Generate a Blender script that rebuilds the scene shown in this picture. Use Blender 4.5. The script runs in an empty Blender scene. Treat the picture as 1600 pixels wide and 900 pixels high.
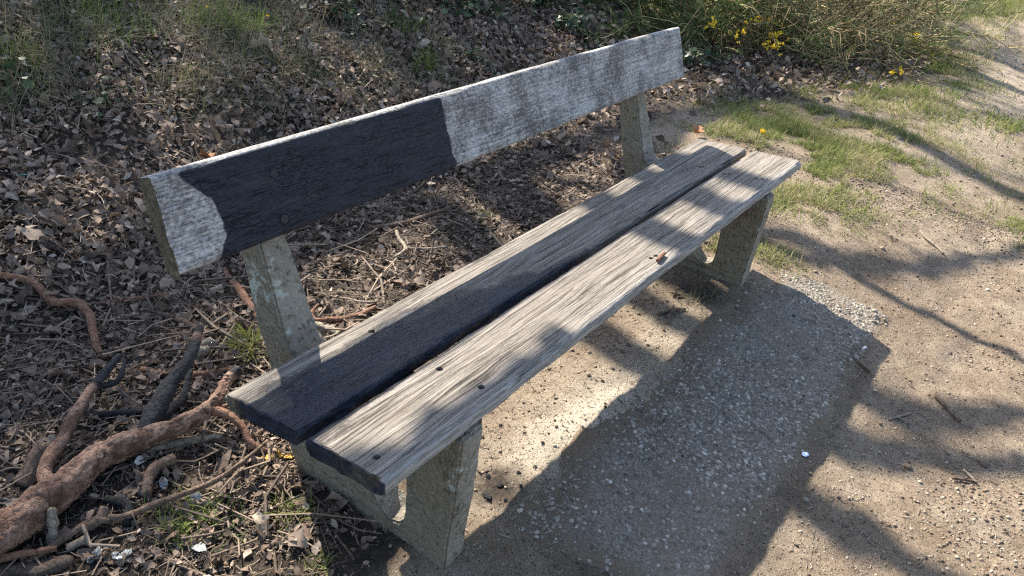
import bpy, bmesh, math, random
import numpy as np
from mathutils import Vector, Matrix

random.seed(7)
rng = np.random.default_rng(11)
scene = bpy.context.scene
col = scene.collection

# ------------------------------------------------------------------ camera
F_PX, YAW, PITCH, ROLL = 1298.88, 0.5796, -0.4855, 0.0664
fw = Vector((math.cos(PITCH)*math.cos(YAW), math.cos(PITCH)*math.sin(YAW), math.sin(PITCH)))
rt = fw.cross(Vector((0, 0, 1))).normalized()
up = rt.cross(fw)
rr = math.cos(ROLL)*rt + math.sin(ROLL)*up
uu = -math.sin(ROLL)*rt + math.cos(ROLL)*up
cam_d = bpy.data.cameras.new('camera')
cam = bpy.data.objects.new('camera', cam_d)
col.objects.link(cam)
cam.matrix_world = Matrix(((rr.x, uu.x, -fw.x, -0.7902), (rr.y, uu.y, -fw.y, -0.7479),
                           (rr.z, uu.z, -fw.z, 1.3739), (0, 0, 0, 1)))
cam_d.sensor_width = 36
cam_d.lens = F_PX/1600*36
cam_d.clip_start = 0.02
cam_d.clip_end = 500
scene.camera = cam

# ------------------------------------------------------------------ sky, sun, exposure
SX, SY = 0.4803, 1.0209                       # the sun stands towards (SX, SY, 1)
EL = math.atan2(1, math.hypot(SX, SY))
AZ = math.atan2(SX, SY)
world = bpy.data.worlds.new('World')
scene.world = world
world.use_nodes = True
wn = world.node_tree
bgn = wn.nodes['Background']
sky = wn.nodes.new('ShaderNodeTexSky')
sky.sky_type = 'NISHITA'
sky.sun_disc = False
sky.sun_elevation = EL
sky.sun_rotation = AZ
sky.air_density = 1.0
sky.dust_density = 1.3
sky.ozone_density = 0.7
wn.links.new(sky.outputs[0], bgn.inputs[0])
bgn.inputs[1].default_value = 0.105
sun_d = bpy.data.lights.new('sun', 'SUN')
sun_d.energy = 5.0
sun_d.angle = math.radians(0.53)
sun_d.color = (1.0, 0.92, 0.79)
sun = bpy.data.objects.new('sun', sun_d)
col.objects.link(sun)
sun.rotation_euler = Vector((-SX, -SY, -1)).to_track_quat('-Z', 'Y').to_euler()
sun.location = (SX*10, SY*10, 10)
vs = scene.view_settings
vs.view_transform = 'Standard'
vs.look = 'None'
vs.gamma = 1
vs.use_curve_mapping = False
vs.exposure = 1.75
scene.cycles.use_denoising = False
scene.cycles.filter_width = 1.3
scene.cycles.max_bounces = 6
scene.cycles.sample_clamp_indirect = 4

# ------------------------------------------------------------------ helpers
def _hash(ix, iy, iz, seed):
    h = (ix*374761393 + iy*668265263 + iz*2147483647 + seed*1274126177) & 0xffffffff
    h = ((h ^ (h >> 13))*1274126177) & 0xffffffff
    h = h ^ (h >> 16)
    return (h & 0xffff)/65535.0

def vnoise(x, y, z=0.0, seed=0):
    x, y, z = np.broadcast_arrays(np.asarray(x, float), np.asarray(y, float), np.asarray(z, float))
    ix, iy, iz = np.floor(x).astype(np.int64), np.floor(y).astype(np.int64), np.floor(z).astype(np.int64)
    fx, fy, fz = x-ix, y-iy, z-iz
    fx, fy, fz = fx*fx*(3-2*fx), fy*fy*(3-2*fy), fz*fz*(3-2*fz)
    r = 0
    for a in (0, 1):
        for b in (0, 1):
            for c in (0, 1):
                w = (fx if a else 1-fx)*(fy if b else 1-fy)*(fz if c else 1-fz)
                r = r + w*_hash(ix+a, iy+b, iz+c, seed)
    return r*2-1

def fbm(x, y, z=0.0, seed=0, oct=4):
    r, a, f = 0, 1.0, 1.0
    for i in range(oct):
        r = r + a*vnoise(np.asarray(x)*f, np.asarray(y)*f, np.asarray(z)*f, seed+i*17)
        a *= .5
        f *= 2.03
    return r

def sstep(a, b, x):
    t = np.clip((np.asarray(x, float)-a)/(b-a), 0, 1)
    return t*t*(3-2*t)

def G0(x, y):
    x = np.asarray(x, float)
    y = np.asarray(y, float)
    z = .02 + np.where(y < .05, .16*(np.maximum(y, -.6)-.05), 0) + np.where(y < -.6, .02*(np.maximum(y, -6)+.6), 0)
    toe = 1.7+.05*np.clip(x, -3, 12)
    d = y-toe
    s = .5*(np.sqrt(d*d+.16)+d)
    h = 1.7*np.tanh(.52*s/1.7)
    return z + h*(1-.62*sstep(2.5, 7.5, x))

def G(x, y):
    x = np.asarray(x, float)
    y = np.asarray(y, float)
    bank = sstep(1.3, 2.4, y)
    return (G0(x, y) + .012*fbm(x*1.3, y*1.3, 0, 3, 3) + .0065*fbm(x*7, y*7, 0, 5, 3)+.003*fbm(x*22, y*22, 0, 6, 2)
            + bank*(.05*fbm(x*1.6, y*1.6, 0, 9, 3) + .015*fbm(x*6, y*6, 0, 12, 2)))

def g(x, y):
    return float(G(x, y))

def Gn(x, y, e=.05):
    dx = (G(x+e, y)-G(x-e, y))/(2*e)
    dy = (G(x, y+e)-G(x, y-e))/(2*e)
    n = np.stack([-dx, -dy, np.ones_like(dx)], -1)
    return n/np.linalg.norm(n, axis=-1, keepdims=True)

def mesh_np(name, V, Fa, attrs=None, smooth=False):
    """V (n,3); Fa list of int arrays (m,k)"""
    me = bpy.data.meshes.new(name)
    if not isinstance(Fa, (list, tuple)):
        Fa = [Fa]
    Fa = [np.asarray(f, np.int32) for f in Fa if len(f)]
    me.vertices.add(len(V))
    me.vertices.foreach_set('co', np.asarray(V, np.float32).ravel())
    loops = np.concatenate([f.ravel() for f in Fa])
    sizes = np.concatenate([np.full(len(f), f.shape[1], np.int32) for f in Fa])
    starts = np.concatenate([[0], np.cumsum(sizes)[:-1]]).astype(np.int32)
    me.loops.add(len(loops))
    me.loops.foreach_set('vertex_index', loops)
    me.polygons.add(len(sizes))
    me.polygons.foreach_set('loop_start', starts)
    me.polygons.foreach_set('loop_total', sizes)
    if smooth:
        me.polygons.foreach_set('use_smooth', np.ones(len(sizes), bool))
    for k, a in (attrs or {}).items():
        at = me.attributes.new(k, 'FLOAT', 'POINT')
        at.data.foreach_set('value', np.asarray(a, np.float32))
    me.update(calc_edges=True)
    me.validate()
    return me

def link(name, me, mat=None, parent=None, **props):
    o = bpy.data.objects.new(name, me)
    col.objects.link(o)
    if mat is not None and me is not None:
        me.materials.append(mat)
    if parent is not None:
        o.parent = parent
    for k, v in props.items():
        if v is not None:
            o[k] = v
    return o

def thing(name, label, category, loc=(0, 0, 0), group=None):
    o = link(name, None, label=label, category=category, group=group)
    o.location = loc
    o.empty_display_size = .05
    return o

def rel(V, o):
    return np.asarray(V, float)-np.array(o.location)

def smooth_path(P, R, n=6):
    P = np.asarray(P, float)
    R = np.asarray(R, float)
    if len(P) < 3:
        t = np.linspace(0, 1, n+1)[:, None]
        return P[0]+(P[-1]-P[0])*t, R[0]+(R[-1]-R[0])*t[:, 0]
    Q = np.vstack([2*P[0]-P[1], P, 2*P[-1]-P[-2]])
    out, ro = [], []
    for i in range(len(P)-1):
        p0, p1, p2, p3 = Q[i:i+4]
        for t in np.linspace(0, 1, n, endpoint=False):
            out.append(.5*((2*p1)+(-p0+p2)*t+(2*p0-5*p1+4*p2-p3)*t*t+(-p0+3*p1-3*p2+p3)*t**3))
            ro.append(R[i]+(R[i+1]-R[i])*t)
    out.append(P[-1])
    ro.append(R[-1])
    return np.array(out), np.array(ro)

def tube(P, R, sides=8, n=6, bump=0.0, wob=0.0, seed=0, smoothp=True):
    """closed tapered tube; returns V, quads, tris, t"""
    if smoothp:
        P, R = smooth_path(P, R, n)
    P = np.asarray(P, float)
    R = np.asarray(R, float)
    if wob:
        s = np.cumsum(np.r_[0, np.linalg.norm(np.diff(P, axis=0), axis=1)])
        w = np.stack([vnoise(s*18, 3.1+k*7, 0, seed+k) for k in range(3)], -1)*wob
        P = P+w
    T = np.gradient(P, axis=0)
    T /= np.linalg.norm(T, axis=1, keepdims=True)+1e-9
    ref = np.array([0, 0, 1.]) if abs(T[0][2]) < .9 else np.array([1., 0, 0])
    m = len(P)
    arc = np.cumsum(np.r_[0, np.linalg.norm(np.diff(P, axis=0), axis=1)])
    V = np.empty((m, sides, 3))
    a = np.linspace(0, 2*np.pi, sides, endpoint=False)
    u = np.cross(T[0], ref)
    u /= np.linalg.norm(u)
    for i in range(m):
        u = u-T[i]*(u@T[i])
        u /= np.linalg.norm(u)
        v = np.cross(T[i], u)
        r = R[i]
        if bump:
            rad = r*(1+bump*fbm(np.cos(a)*1.5, np.sin(a)*1.5, np.full(sides, arc[i]/max(R.max(), 1e-4)*.55)+seed*3.3, seed, 3))
        else:
            rad = np.full(sides, r)
        V[i] = P[i]+np.outer(np.cos(a)*rad, u)+np.outer(np.sin(a)*rad, v)
    idx = np.arange(m*sides).reshape(m, sides)
    q = np.stack([idx[:-1], np.roll(idx[:-1], -1, 1), np.roll(idx[1:], -1, 1), idx[1:]], -1).reshape(-1, 4)
    VV = np.vstack([V.reshape(-1, 3), P[0], P[-1]])
    c0, c1 = m*sides, m*sides+1
    tr = [(c0, idx[0][(j+1) % sides], idx[0][j]) for j in range(sides)]
    tr += [(c1, idx[-1][j], idx[-1][(j+1) % sides]) for j in range(sides)]
    t = np.r_[np.repeat(np.linspace(0, 1, m), sides), 0, 1]
    return VV, q, np.array(tr), t

class MB:
    def __init__(s):
        s.V, s.Q, s.T, s.A, s.n = [], [], [], [], 0
    def add(s, V, Q=None, T=None, a=0.0):
        V = np.asarray(V, float)
        s.V.append(V)
        if Q is not None and len(Q):
            s.Q.append(np.asarray(Q)+s.n)
        if T is not None and len(T):
            s.T.append(np.asarray(T)+s.n)
        s.A.append(np.broadcast_to(np.asarray(a, float), (len(V),)))
        s.n += len(V)
    def tube(s, P, R, a=None, **k):
        V, q, t, tt = tube(P, R, **k)
        s.add(V, q, t, tt if a is None else a)
    def build(s, name, mat, parent=None, smooth=True, attr='rnd', **props):
        V = np.vstack(s.V)
        if parent is not None:
            V = V-np.array(parent.location)
        Fa = []
        if s.Q:
            Fa.append(np.vstack(s.Q))
        if s.T:
            Fa.append(np.vstack(s.T))
        me = mesh_np(name, V, Fa, {attr: np.concatenate(s.A)}, smooth)
        return link(name, me, mat, parent, **props)

def rotm(ax, ay, az):
    """arrays of euler angles -> (n,3,3)  Rz*Ry*Rx"""
    cx, sx_, cy, sy_, cz, sz = np.cos(ax), np.sin(ax), np.cos(ay), np.sin(ay), np.cos(az), np.sin(az)
    M = np.empty((len(ax), 3, 3))
    M[:, 0, 0] = cz*cy; M[:, 0, 1] = cz*sy_*sx_-sz*cx; M[:, 0, 2] = cz*sy_*cx+sz*sx_
    M[:, 1, 0] = sz*cy; M[:, 1, 1] = sz*sy_*sx_+cz*cx; M[:, 1, 2] = sz*sy_*cx-cz*sx_
    M[:, 2, 0] = -sy_;  M[:, 2, 1] = cy*sx_;           M[:, 2, 2] = cy*cx
    return M

def align(N):
    """(n,3) normals -> rotation taking +z to N"""
    z = N
    x = np.cross(np.broadcast_to([0, 1., 0], N.shape), z)
    x /= np.linalg.norm(x, axis=1, keepdims=True)
    y = np.cross(z, x)
    return np.stack([x, y, z], -1)

def scatter(tmpl, pos, M, scale):
    """tmpl (V,F) instanced; returns V,F, inst index"""
    TV, TF = tmpl
    n, k = len(pos), len(TV)
    sc = np.asarray(scale)
    if sc.ndim == 1:
        sc = sc[:, None]
    L = TV[None]*sc[:, None, :]
    V = np.einsum('nij,nkj->nki', M, L)+pos[:, None, :]
    Fc = (TF[None]+(np.arange(n)*k)[:, None, None]).reshape(-1, TF.shape[1])
    return V.reshape(-1, 3), Fc, np.repeat(np.arange(n), k)

# ------------------------------------------------------------------ materials
class NT:
    def __init__(s, name):
        s.m = bpy.data.materials.new(name)
        s.m.use_nodes = True
        s.t = s.m.node_tree
        s.b = s.t.nodes['Principled BSDF']
        s.b.inputs['Specular IOR Level'].default_value = .3
        s.out = s.t.nodes['Material Output']
    def n(s, kind, **k):
        nd = s.t.nodes.new('ShaderNode'+kind)
        for a, b in k.items():
            if a.startswith('i_'):
                key = a[2:]
                nd.inputs[int(key) if key.isdigit() else key].default_value = b
            else:
                setattr(nd, a, b)
        return nd
    def l(s, a, b):
        s.t.links.new(a, b)
    def obj(s, scale=(1, 1, 1), rot=(0, 0, 0)):
        tc = s.n('TexCoord')
        mp = s.n('Mapping')
        mp.inputs['Scale'].default_value = scale
        mp.inputs['Rotation'].default_value = rot
        s.l(tc.outputs['Object'], mp.inputs['Vector'])
        return mp.outputs[0]
    def noise(s, vec, scale, detail=4, rough=.55, dist=0.0):
        nd = s.n('TexNoise')
        nd.inputs['Scale'].default_value = scale
        nd.inputs['Detail'].default_value = detail
        nd.inputs['Roughness'].default_value = rough
        nd.inputs['Distortion'].default_value = dist
        s.l(vec, nd.inputs['Vector'])
        return nd.outputs[0]
    def ramp(s, fac, stops, interp='LINEAR'):
        r = s.n('ValToRGB')
        r.color_ramp.interpolation = interp
        e = r.color_ramp.elements
        while len(e) > 1:
            e.remove(e[-1])
        for i, (p, c) in enumerate(stops):
            if not hasattr(c, '__len__'):
                c = (c, c, c)
            x = e[0] if i == 0 else e.new(p)
            x.position = p
            x.color = (*c, 1)
        s.l(fac, r.inputs[0])
        return r.outputs[0]
    def mix(s, fac, a, b, mode='MIX'):
        m = s.n('Mix', data_type='RGBA', blend_type=mode)
        for sock, v in ((m.inputs[0], fac), (m.inputs[6], a), (m.inputs[7], b)):
            if isinstance(v, (int, float)):
                sock.default_value = v
            elif isinstance(v, tuple):
                sock.default_value = (*v, 1)
            else:
                s.l(v, sock)
        return m.outputs[2]
    def math(s, op, a, b=None, clamp=False):
        m = s.n('Math', operation=op, use_clamp=clamp)
        for i, v in enumerate((a, b)):
            if v is None:
                continue
            if isinstance(v, (int, float)):
                m.inputs[i].default_value = v
            else:
                s.l(v, m.inputs[i])
        return m.outputs[0]
    def attr(s, name):
        a = s.n('Attribute', attribute_name=name)
        return a.outputs['Fac']
    def bump(s, h, strength=.5, dist=.01, prev=None):
        b = s.n('Bump')
        b.inputs['Strength'].default_value = strength
        b.inputs['Distance'].default_value = dist
        s.l(h, b.inputs['Height'])
        if prev is not None:
            s.l(prev, b.inputs['Normal'])
        return b.outputs[0]
    def done(s, colr, rough=.85, normal=None):
        if isinstance(colr, tuple):
            s.b.inputs['Base Color'].default_value = (*colr, 1)
        else:
            s.l(colr, s.b.inputs['Base Color'])
        if isinstance(rough, (int, float)):
            s.b.inputs['Roughness'].default_value = rough
        else:
            s.l(rough, s.b.inputs['Roughness'])
        if normal is not None:
            s.l(normal, s.b.inputs['Normal'])
        return s.m

def mat_ground():
    t = NT('soil_and_sand')
    v = t.obj()
    n1 = t.noise(v, 2.4, 6, .65)
    n2 = t.noise(v, 15, 6, .7)
    n3 = t.noise(v, 85, 6, .75)
    n4 = t.noise(v, 380, 3, .7)
    vo = t.n('TexVoronoi')
    vo.inputs['Scale'].default_value = 130
    t.l(v, vo.inputs['Vector'])
    sc = t.n('SeparateColor')
    t.l(vo.outputs['Color'], sc.inputs[0])
    sand = t.ramp(n2, [(.28, (.195, .148, .104)), (.5, (.315, .246, .176)), (.72, (.42, .342, .255))])
    sand = t.mix(t.ramp(n1, [(.42, 0), (.62, .65)]), sand, (.185, .128, .080))
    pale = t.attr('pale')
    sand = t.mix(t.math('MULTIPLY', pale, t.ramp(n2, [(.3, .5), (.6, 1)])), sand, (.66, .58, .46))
    sand = t.mix(t.ramp(n3, [(.33, .9), (.46, 0)]), sand, (.085, .058, .038))
    sand = t.mix(t.ramp(n3, [(.58, 0), (.72, .5)]), sand, (.44, .35, .255))
    grain = t.math('MULTIPLY', t.ramp(vo.outputs['Distance'], [(.2, 1), (.4, 0)]), t.ramp(sc.outputs[0], [(.70, 0), (.74, 1)]))
    sand = t.mix(grain, sand, t.ramp(sc.outputs[1], [(0, (.07, .05, .035)), (.45, (.16, .11, .075)), (.6, (.40, .33, .25)), (1, (.58, .51, .42))]))
    hum = t.ramp(n3, [(.3, (.022, .017, .013)), (.55, (.06, .046, .034)), (.75, (.12, .092, .068))])
    hum = t.mix(t.ramp(n2, [(.48, 0), (.72, .6)]), hum, (.13, .095, .066))
    lit = t.attr('litter')
    fac = t.math('ADD', lit, t.math('MULTIPLY', t.math('SUBTRACT', n2, .5), 1.1))
    fac = t.ramp(fac, [(.3, 0), (.7, 1)])
    c = t.mix(fac, sand, hum)
    gm = t.math('ADD', t.attr('green'), t.math('MULTIPLY', t.math('SUBTRACT', n3, .5), 1.0))
    c = t.mix(t.ramp(gm, [(.4, 0), (1.0, .6)]), c, t.mix(n2, (.095, .085, .035), (.20, .165, .09)))
    h = t.math('ADD', t.math('ADD', n3, t.math('MULTIPLY', n4, .5)), t.math('MULTIPLY', grain, .5))
    nb = t.bump(h, 1.0, .016)
    nb = t.bump(n2, .6, .035, nb)
    return t.done(c, .95, nb)

def wood_base(t, dark_mottle):
    v2 = t.obj((1, 1, 1))
    warp = t.noise(t.obj((2.0, 9, 9)), 1.6, 3)
    def warped(scale, amt):
        v = t.obj(scale)
        add = t.n('VectorMath', operation='ADD')
        t.l(v, add.inputs[0])
        cb = t.n('CombineXYZ')
        t.l(t.math('MULTIPLY', warp, amt), cb.inputs[1])
        t.l(cb.outputs[0], add.inputs[1])
        return add.outputs[0]
    g0 = t.noise(warped((1.1, 42, 42), 2.2), 1.0, 4, .6, .3)
    g1 = t.noise(warped((3.5, 190, 190), 5.0), 1.0, 5, .65, .5)
    g2 = t.noise(warped((14, 560, 560), 12.0), 1.0, 3, .6)
    m1 = t.noise(v2, 6.5, 5, .65)
    c = t.ramp(g0, [(.30, (.138, .119, .100)), (.50, (.206, .181, .154)), (.70, (.268, .240, .208))])
    c = t.mix(t.ramp(m1, [(.40, 0), (.66, .55)]), c, (.165, .138, .112))
    c = t.mix(t.ramp(g2, [(.54, 0), (.72, .5)]), c, (.37, .335, .29))
    c = t.mix(t.ramp(g2, [(.32, .75), (.47, 0)]), c, (.095, .08, .066))
    c = t.mix(t.ramp(g1, [(.37, .95), (.48, 0)]), c, (.048, .038, .030))
    c = t.mix(t.ramp(g0, [(.27, .9), (.33, 0)]), c, (.035, .03, .026))
    h = t.math('ADD', t.math('ADD', t.ramp(g1, [(.3, 0), (.5, 1)]), t.math('MULTIPLY', g2, .6)), t.math('MULTIPLY', t.ramp(g0, [(.25, 0), (.36, 1)]), .8))
    if dark_mottle:
        mm = t.noise(t.obj((4.2, 3.6, 3.6)), 1.7, 6, .7)
        fine = t.noise(t.obj((62, 95, 95)), 1.5, 4, .75)
        k = t.math('ADD', t.math('MULTIPLY', mm, .75), t.math('MULTIPLY', fine, .70))
        c = t.mix(.86, c, (.40, .39, .375))
        c = t.mix(t.ramp(k, [(.68, 0), (.82, .85)]), c, (.085, .08, .074))
        c = t.mix(t.ramp(k, [(.56, .8), (.70, 0)]), c, (.62, .61, .59))
        c = t.mix(t.ramp(g1, [(.31, .45), (.38, 0)]), c, (.09, .085, .08))
        h = t.math('ADD', h, t.math('MULTIPLY', fine, .6))
    c = t.mix(t.math('MULTIPLY', t.attr('worn'), t.ramp(g2, [(.35, .15), (.55, .8)])), c, (.40, .385, .36))
    eg = t.attr('endgrain')
    c = t.mix(eg, c, t.mix(t.ramp(t.noise(v2, 60, 5, .7), [(.35, 0), (.65, 1)]), (.085, .068, .042), (.20, .165, .105)))
    return c, h, g1

def mat_wood(name, dark_mottle=False):
    t = NT(name)
    c, h, g1 = wood_base(t, dark_mottle)
    # burnt timber with alligator cracking
    ch = t.attr('char')
    en = t.noise(t.obj((14, 40, 40)), 2.0, 5, .7)
    e2 = t.noise(t.obj((1, 1, 1)), 22, 3, .6)
    f = t.math('ADD', ch, t.math('MULTIPLY', t.math('ADD', t.math('SUBTRACT', en, .5), t.math('SUBTRACT', e2, .5)), .42))
    f = t.ramp(f, [(.36, 0), (.62, 1)])
    vw = t.obj((42, 190, 190))
    wob = t.noise(t.obj((30, 60, 60)), 1.0, 3)
    ad = t.n('VectorMath', operation='ADD')
    t.l(vw, ad.inputs[0])
    cb = t.n('CombineXYZ')
    t.l(t.math('MULTIPLY', wob, .9), cb.inputs[0])
    t.l(t.math('MULTIPLY', wob, .7), cb.inputs[1])
    t.l(cb.outputs[0], ad.inputs[1])
    vo = t.n('TexVoronoi', feature='DISTANCE_TO_EDGE')
    vo.inputs['Scale'].default_value = 1.0
    t.l(ad.outputs[0], vo.inputs['Vector'])
    ck = t.math('MAXIMUM', t.ramp(vo.outputs['Distance'], [(0.0, 0), (.06, 1)]), t.ramp(t.noise(t.obj((6, 20, 20)), 1.3, 4), [(.42, .1), (.58, .95)]))
    ck = t.math('MULTIPLY', ck, t.ramp(t.noise(t.obj((9, 230, 230)), 1.0, 3, .6, .4), [(.30, .1), (.40, 1)]))
    fl = t.noise(t.obj((60, 220, 220)), 1.0, 4, .65)
    cc = t.ramp(fl, [(.3, (.014, .016, .023)), (.6, (.024, .028, .041)), (.8, (.05, .056, .073))])  # char itself is neutral; its blue tint is sky reflection painted into the colour
    cc = t.mix(ck, (.0015, .0015, .002), cc)
    big = t.noise(t.obj((4, 16, 16)), 1.6, 4)
    cc = t.mix(t.ramp(big, [(.55, 0), (.8, .25)]), cc, (.10, .095, .09))
    edge = t.ramp(f, [(.05, 0), (.4, 1), (.6, 1), (.95, 0)])
    c = t.mix(f, c, cc)
    c = t.mix(t.math('MULTIPLY', edge, .5), c, (.06, .045, .035))
    hh = t.mix(f, h, t.math('ADD', t.math('MULTIPLY', ck, .8), t.math('MULTIPLY', fl, .5)))
    nb = t.bump(hh, .8, .005)
    t.l(t.math('SUBTRACT', .3, t.math('MULTIPLY', f, .12)), t.b.inputs['Specular IOR Level'])
    r = t.math('SUBTRACT', .88, t.math('MULTIPLY', f, .30))
    return t.done(c, r, nb)

def mat_concrete():
    t = NT('weathered_concrete')
    v = t.obj()
    n1 = t.noise(v, 9, 5, .65)
    n2 = t.noise(v, 55, 5, .7)
    vo = t.n('TexVoronoi')
    vo.inputs['Scale'].default_value = 85
    t.l(v, vo.inputs['Vector'])
    c = t.ramp(n1, [(.3, (.165, .143, .108)), (.5, (.235, .21, .168)), (.7, (.31, .285, .238))])
    c = t.mix(t.ramp(n2, [(.36, .8), (.47, 0)]), c, (.06, .048, .030))
    c = t.mix(t.ramp(vo.outputs['Distance'], [(.12, .5), (.35, 0)]), c, (.42, .40, .36))
    geo = t.n('NewGeometry')
    sp = t.n('SeparateXYZ')
    t.l(geo.outputs['Normal'], sp.inputs[0])
    alg = t.math('MULTIPLY', t.ramp(t.math('MULTIPLY', sp.outputs[0], -1), [(.4, 0), (.8, 1)]), t.ramp(n1, [(.25, .35), (.6, .9)]))
    c = t.mix(t.math('MULTIPLY', alg, .6), c, (.125, .10, .048))                       # green-brown algae on the north-facing sides
    li = t.noise(v, 26, 5, .75)
    lm = t.attr('lichen')
    lf = t.math('ADD', li, t.math('MULTIPLY', lm, .20))
    c = t.mix(t.ramp(lf, [(.66, 0), (.72, .85)]), c, (.40, .43, .37))
    nb = t.bump(t.math('ADD', n2, t.math('MULTIPLY', vo.outputs['Distance'], .6)), .9, .009)
    return t.done(c, .92, nb)

def mat_pad():
    t = NT('pebbly_concrete')
    v = t.obj()
    n1 = t.noise(v, 6, 5, .6)
    n2 = t.noise(v, 130, 5, .7)
    vo = t.n('TexVoronoi')
    vo.inputs['Scale'].default_value = 70
    t.l(v, vo.inputs['Vector'])
    sel = t.n('SeparateColor')
    t.l(vo.outputs['Color'], sel.inputs[0])
    c = t.ramp(n2, [(.32, (.07, .059, .047)), (.50, (.185, .160, .130)), (.68, (.30, .265, .222))])
    c = t.mix(t.ramp(n1, [(.42, 0), (.64, .7)]), c, (.17, .128, .088))
    peb = t.math('MULTIPLY', t.ramp(vo.outputs['Distance'], [(.25, 1), (.42, 0)]), t.ramp(sel.outputs[0], [(.45, 0), (.5, 1)]))
    pc = t.ramp(sel.outputs[1], [(0, (.10, .085, .07)), (.5, (.22, .195, .165)), (1, (.42, .39, .35))])
    c = t.mix(peb, c, pc)
    df = t.math('ADD', t.attr('dust'), t.math('MULTIPLY', t.math('SUBTRACT', t.noise(v, 11, 6, .7), .5), .8))
    c = t.mix(t.ramp(df, [(.25, 0), (.75, .95)]), c, t.mix(n2, (.07, .05, .033), (.24, .18, .122)))
    h = t.math('ADD', t.math('MULTIPLY', peb, .6), n2)
    return t.done(c, .9, t.bump(h, .9, .008))

def mat_rnd(name, stops, attr='rnd', rough=.85, grain=60, gstr=.35, trans=0.0, bump=.4):
    t = NT(name)
    a = t.attr(attr)
    c = t.ramp(a, stops)
    n = t.noise(t.obj(), grain, 4, .65)
    c = t.mix(t.ramp(n, [(.3, gstr), (.6, 0)]), c, (.02, .017, .014))
    nb = t.bump(n, bump, .004) if bump else None
    m = t.done(c, rough, nb)
    if trans:
        tr = t.n('BsdfTranslucent')
        t.l(c, tr.inputs[0])
        ms = t.n('MixShader')
        ms.inputs[0].default_value = trans
        t.l(t.b.outputs[0], ms.inputs[1])
        t.l(tr.outputs[0], ms.inputs[2])
        t.l(ms.outputs[0], t.out.inputs[0])
    return m

def mat_bark(name, base, flake, dark, charred=False):
    t = NT(name)
    v = t.obj()
    n1 = t.noise(v, 26, 6, .7, .6)
    n2 = t.noise(v, 110, 4, .7)
    vo = t.n('TexVoronoi', feature='DISTANCE_TO_EDGE')
    vo.inputs['Scale'].default_value = 48
    t.l(v, vo.inputs['Vector'])
    c = t.ramp(n1, [(.3, dark), (.5, base), (.72, flake)])
    c = t.mix(t.ramp(n2, [(.3, .6), (.45, 0)]), c, tuple(x*.35 for x in base))
    c = t.mix(t.ramp(vo.outputs['Distance'], [(0, .35), (.05, 0)]), c, dark)
    n5 = t.noise(v, 9, 4, .7)
    c = t.mix(t.ramp(n5, [(.42, 0), (.62, .6)]), c, tuple(x*.45 for x in base))
    if charred:
        c = t.mix(t.math('MULTIPLY', t.attr('flake'), t.ramp(n2, [(.35, .2), (.6, .8)])), c, (.33, .215, .155))
        f = t.ramp(t.math('ADD', t.attr('char'), t.math('MULTIPLY', t.math('SUBTRACT', n1, .5), .7)), [(.4, 0), (.6, 1)])
        cc = t.ramp(n2, [(.35, (.008, .008, .009)), (.7, (.045, .046, .05))])
        c = t.mix(f, c, cc)
    h = t.math('ADD', n1, t.math('MULTIPLY', n2, .5))
    h = t.math('ADD', h, t.ramp(vo.outputs['Distance'], [(0, 0), (.06, .2)]))
    return t.done(c, .85, t.bump(h, 1.0, .012))

M = {}
M['ground'] = mat_ground()
M['wood'] = mat_wood('weathered_oak')
M['wood_mottled'] = mat_wood('weathered_oak_with_lichen', True)
M['concrete'] = mat_concrete()
M['pad'] = mat_pad()
M['leaf'] = mat_rnd('dead_leaf', [(0, (.045, .031, .022)), (.3, (.135, .094, .068)), (.6, (.235, .172, .128)), (.85, (.35, .275, .215)), (1, (.47, .39, .32))], grain=45, gstr=.3, trans=.12)
M['needle_litter'] = mat_rnd('dry_needle', [(0, (.05, .036, .027)), (.4, (.17, .125, .09)), (.8, (.30, .235, .175)), (1, (.44, .37, .29))], grain=30, gstr=.3, bump=0)
M['grass'] = mat_rnd('grass_blade', [(0, (.04, .075, .02)), (.4, (.10, .16, .03)), (.65, (.20, .23, .055)), (.8, (.27, .24, .11)), (1, (.40, .34, .21))], grain=30, gstr=.15, trans=.35, bump=0)
M['drygrass'] = mat_rnd('dry_grass_blade', [(0, (.05, .07, .03)), (.35, (.11, .12, .055)), (.65, (.21, .18, .11)), (1, (.34, .29, .20))], grain=30, gstr=.2, trans=.25, bump=0)
M['ivy'] = mat_rnd('green_leaf', [(0, (.018, .035, .016)), (.5, (.035, .065, .03)), (.85, (.065, .10, .05)), (1, (.12, .15, .075))], grain=40, gstr=.2, trans=.2, rough=.5, bump=.2)
M['pine_needle'] = mat_rnd('pine_needle', [(0, (.03, .065, .022)), (.6, (.065, .115, .032)), (1, (.17, .21, .06))], grain=30, gstr=.2, trans=.2, bump=0)
M['sprig'] = mat_rnd('yellow_green_needle', [(0, (.10, .13, .03)), (.6, (.22, .24, .06)), (1, (.36, .32, .12))], grain=30, gstr=.1, trans=.3, bump=0)
M['bark'] = mat_bark('red_pine_bark', (.19, .103, .068), (.30, .185, .132), (.045, .027, .02), True)
M['twig'] = mat_bark('twig_bark', (.19, .125, .085), (.30, .215, .155), (.07, .046, .033))
M['paletwig'] = mat_bark('bleached_wood', (.36, .295, .22), (.48, .41, .32), (.16, .12, .085))
M['redtwig'] = mat_bark('reddish_twig_bark', (.25, .125, .075), (.36, .21, .14), (.10, .05, .034))
M['trunk'] = mat_bark('trunk_bark', (.17, .12, .09), (.26, .19, .14), (.06, .042, .033))
M['charcoal'] = mat_bark('charcoal', (.018, .018, .02), (.05, .05, .055), (.006, .006, .006))
M['pebble'] = mat_rnd('pebble', [(0, (.09, .075, .058)), (.45, (.20, .172, .138)), (.85, (.34, .305, .255)), (1, (.58, .54, .48))], grain=60, gstr=.25)
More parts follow.
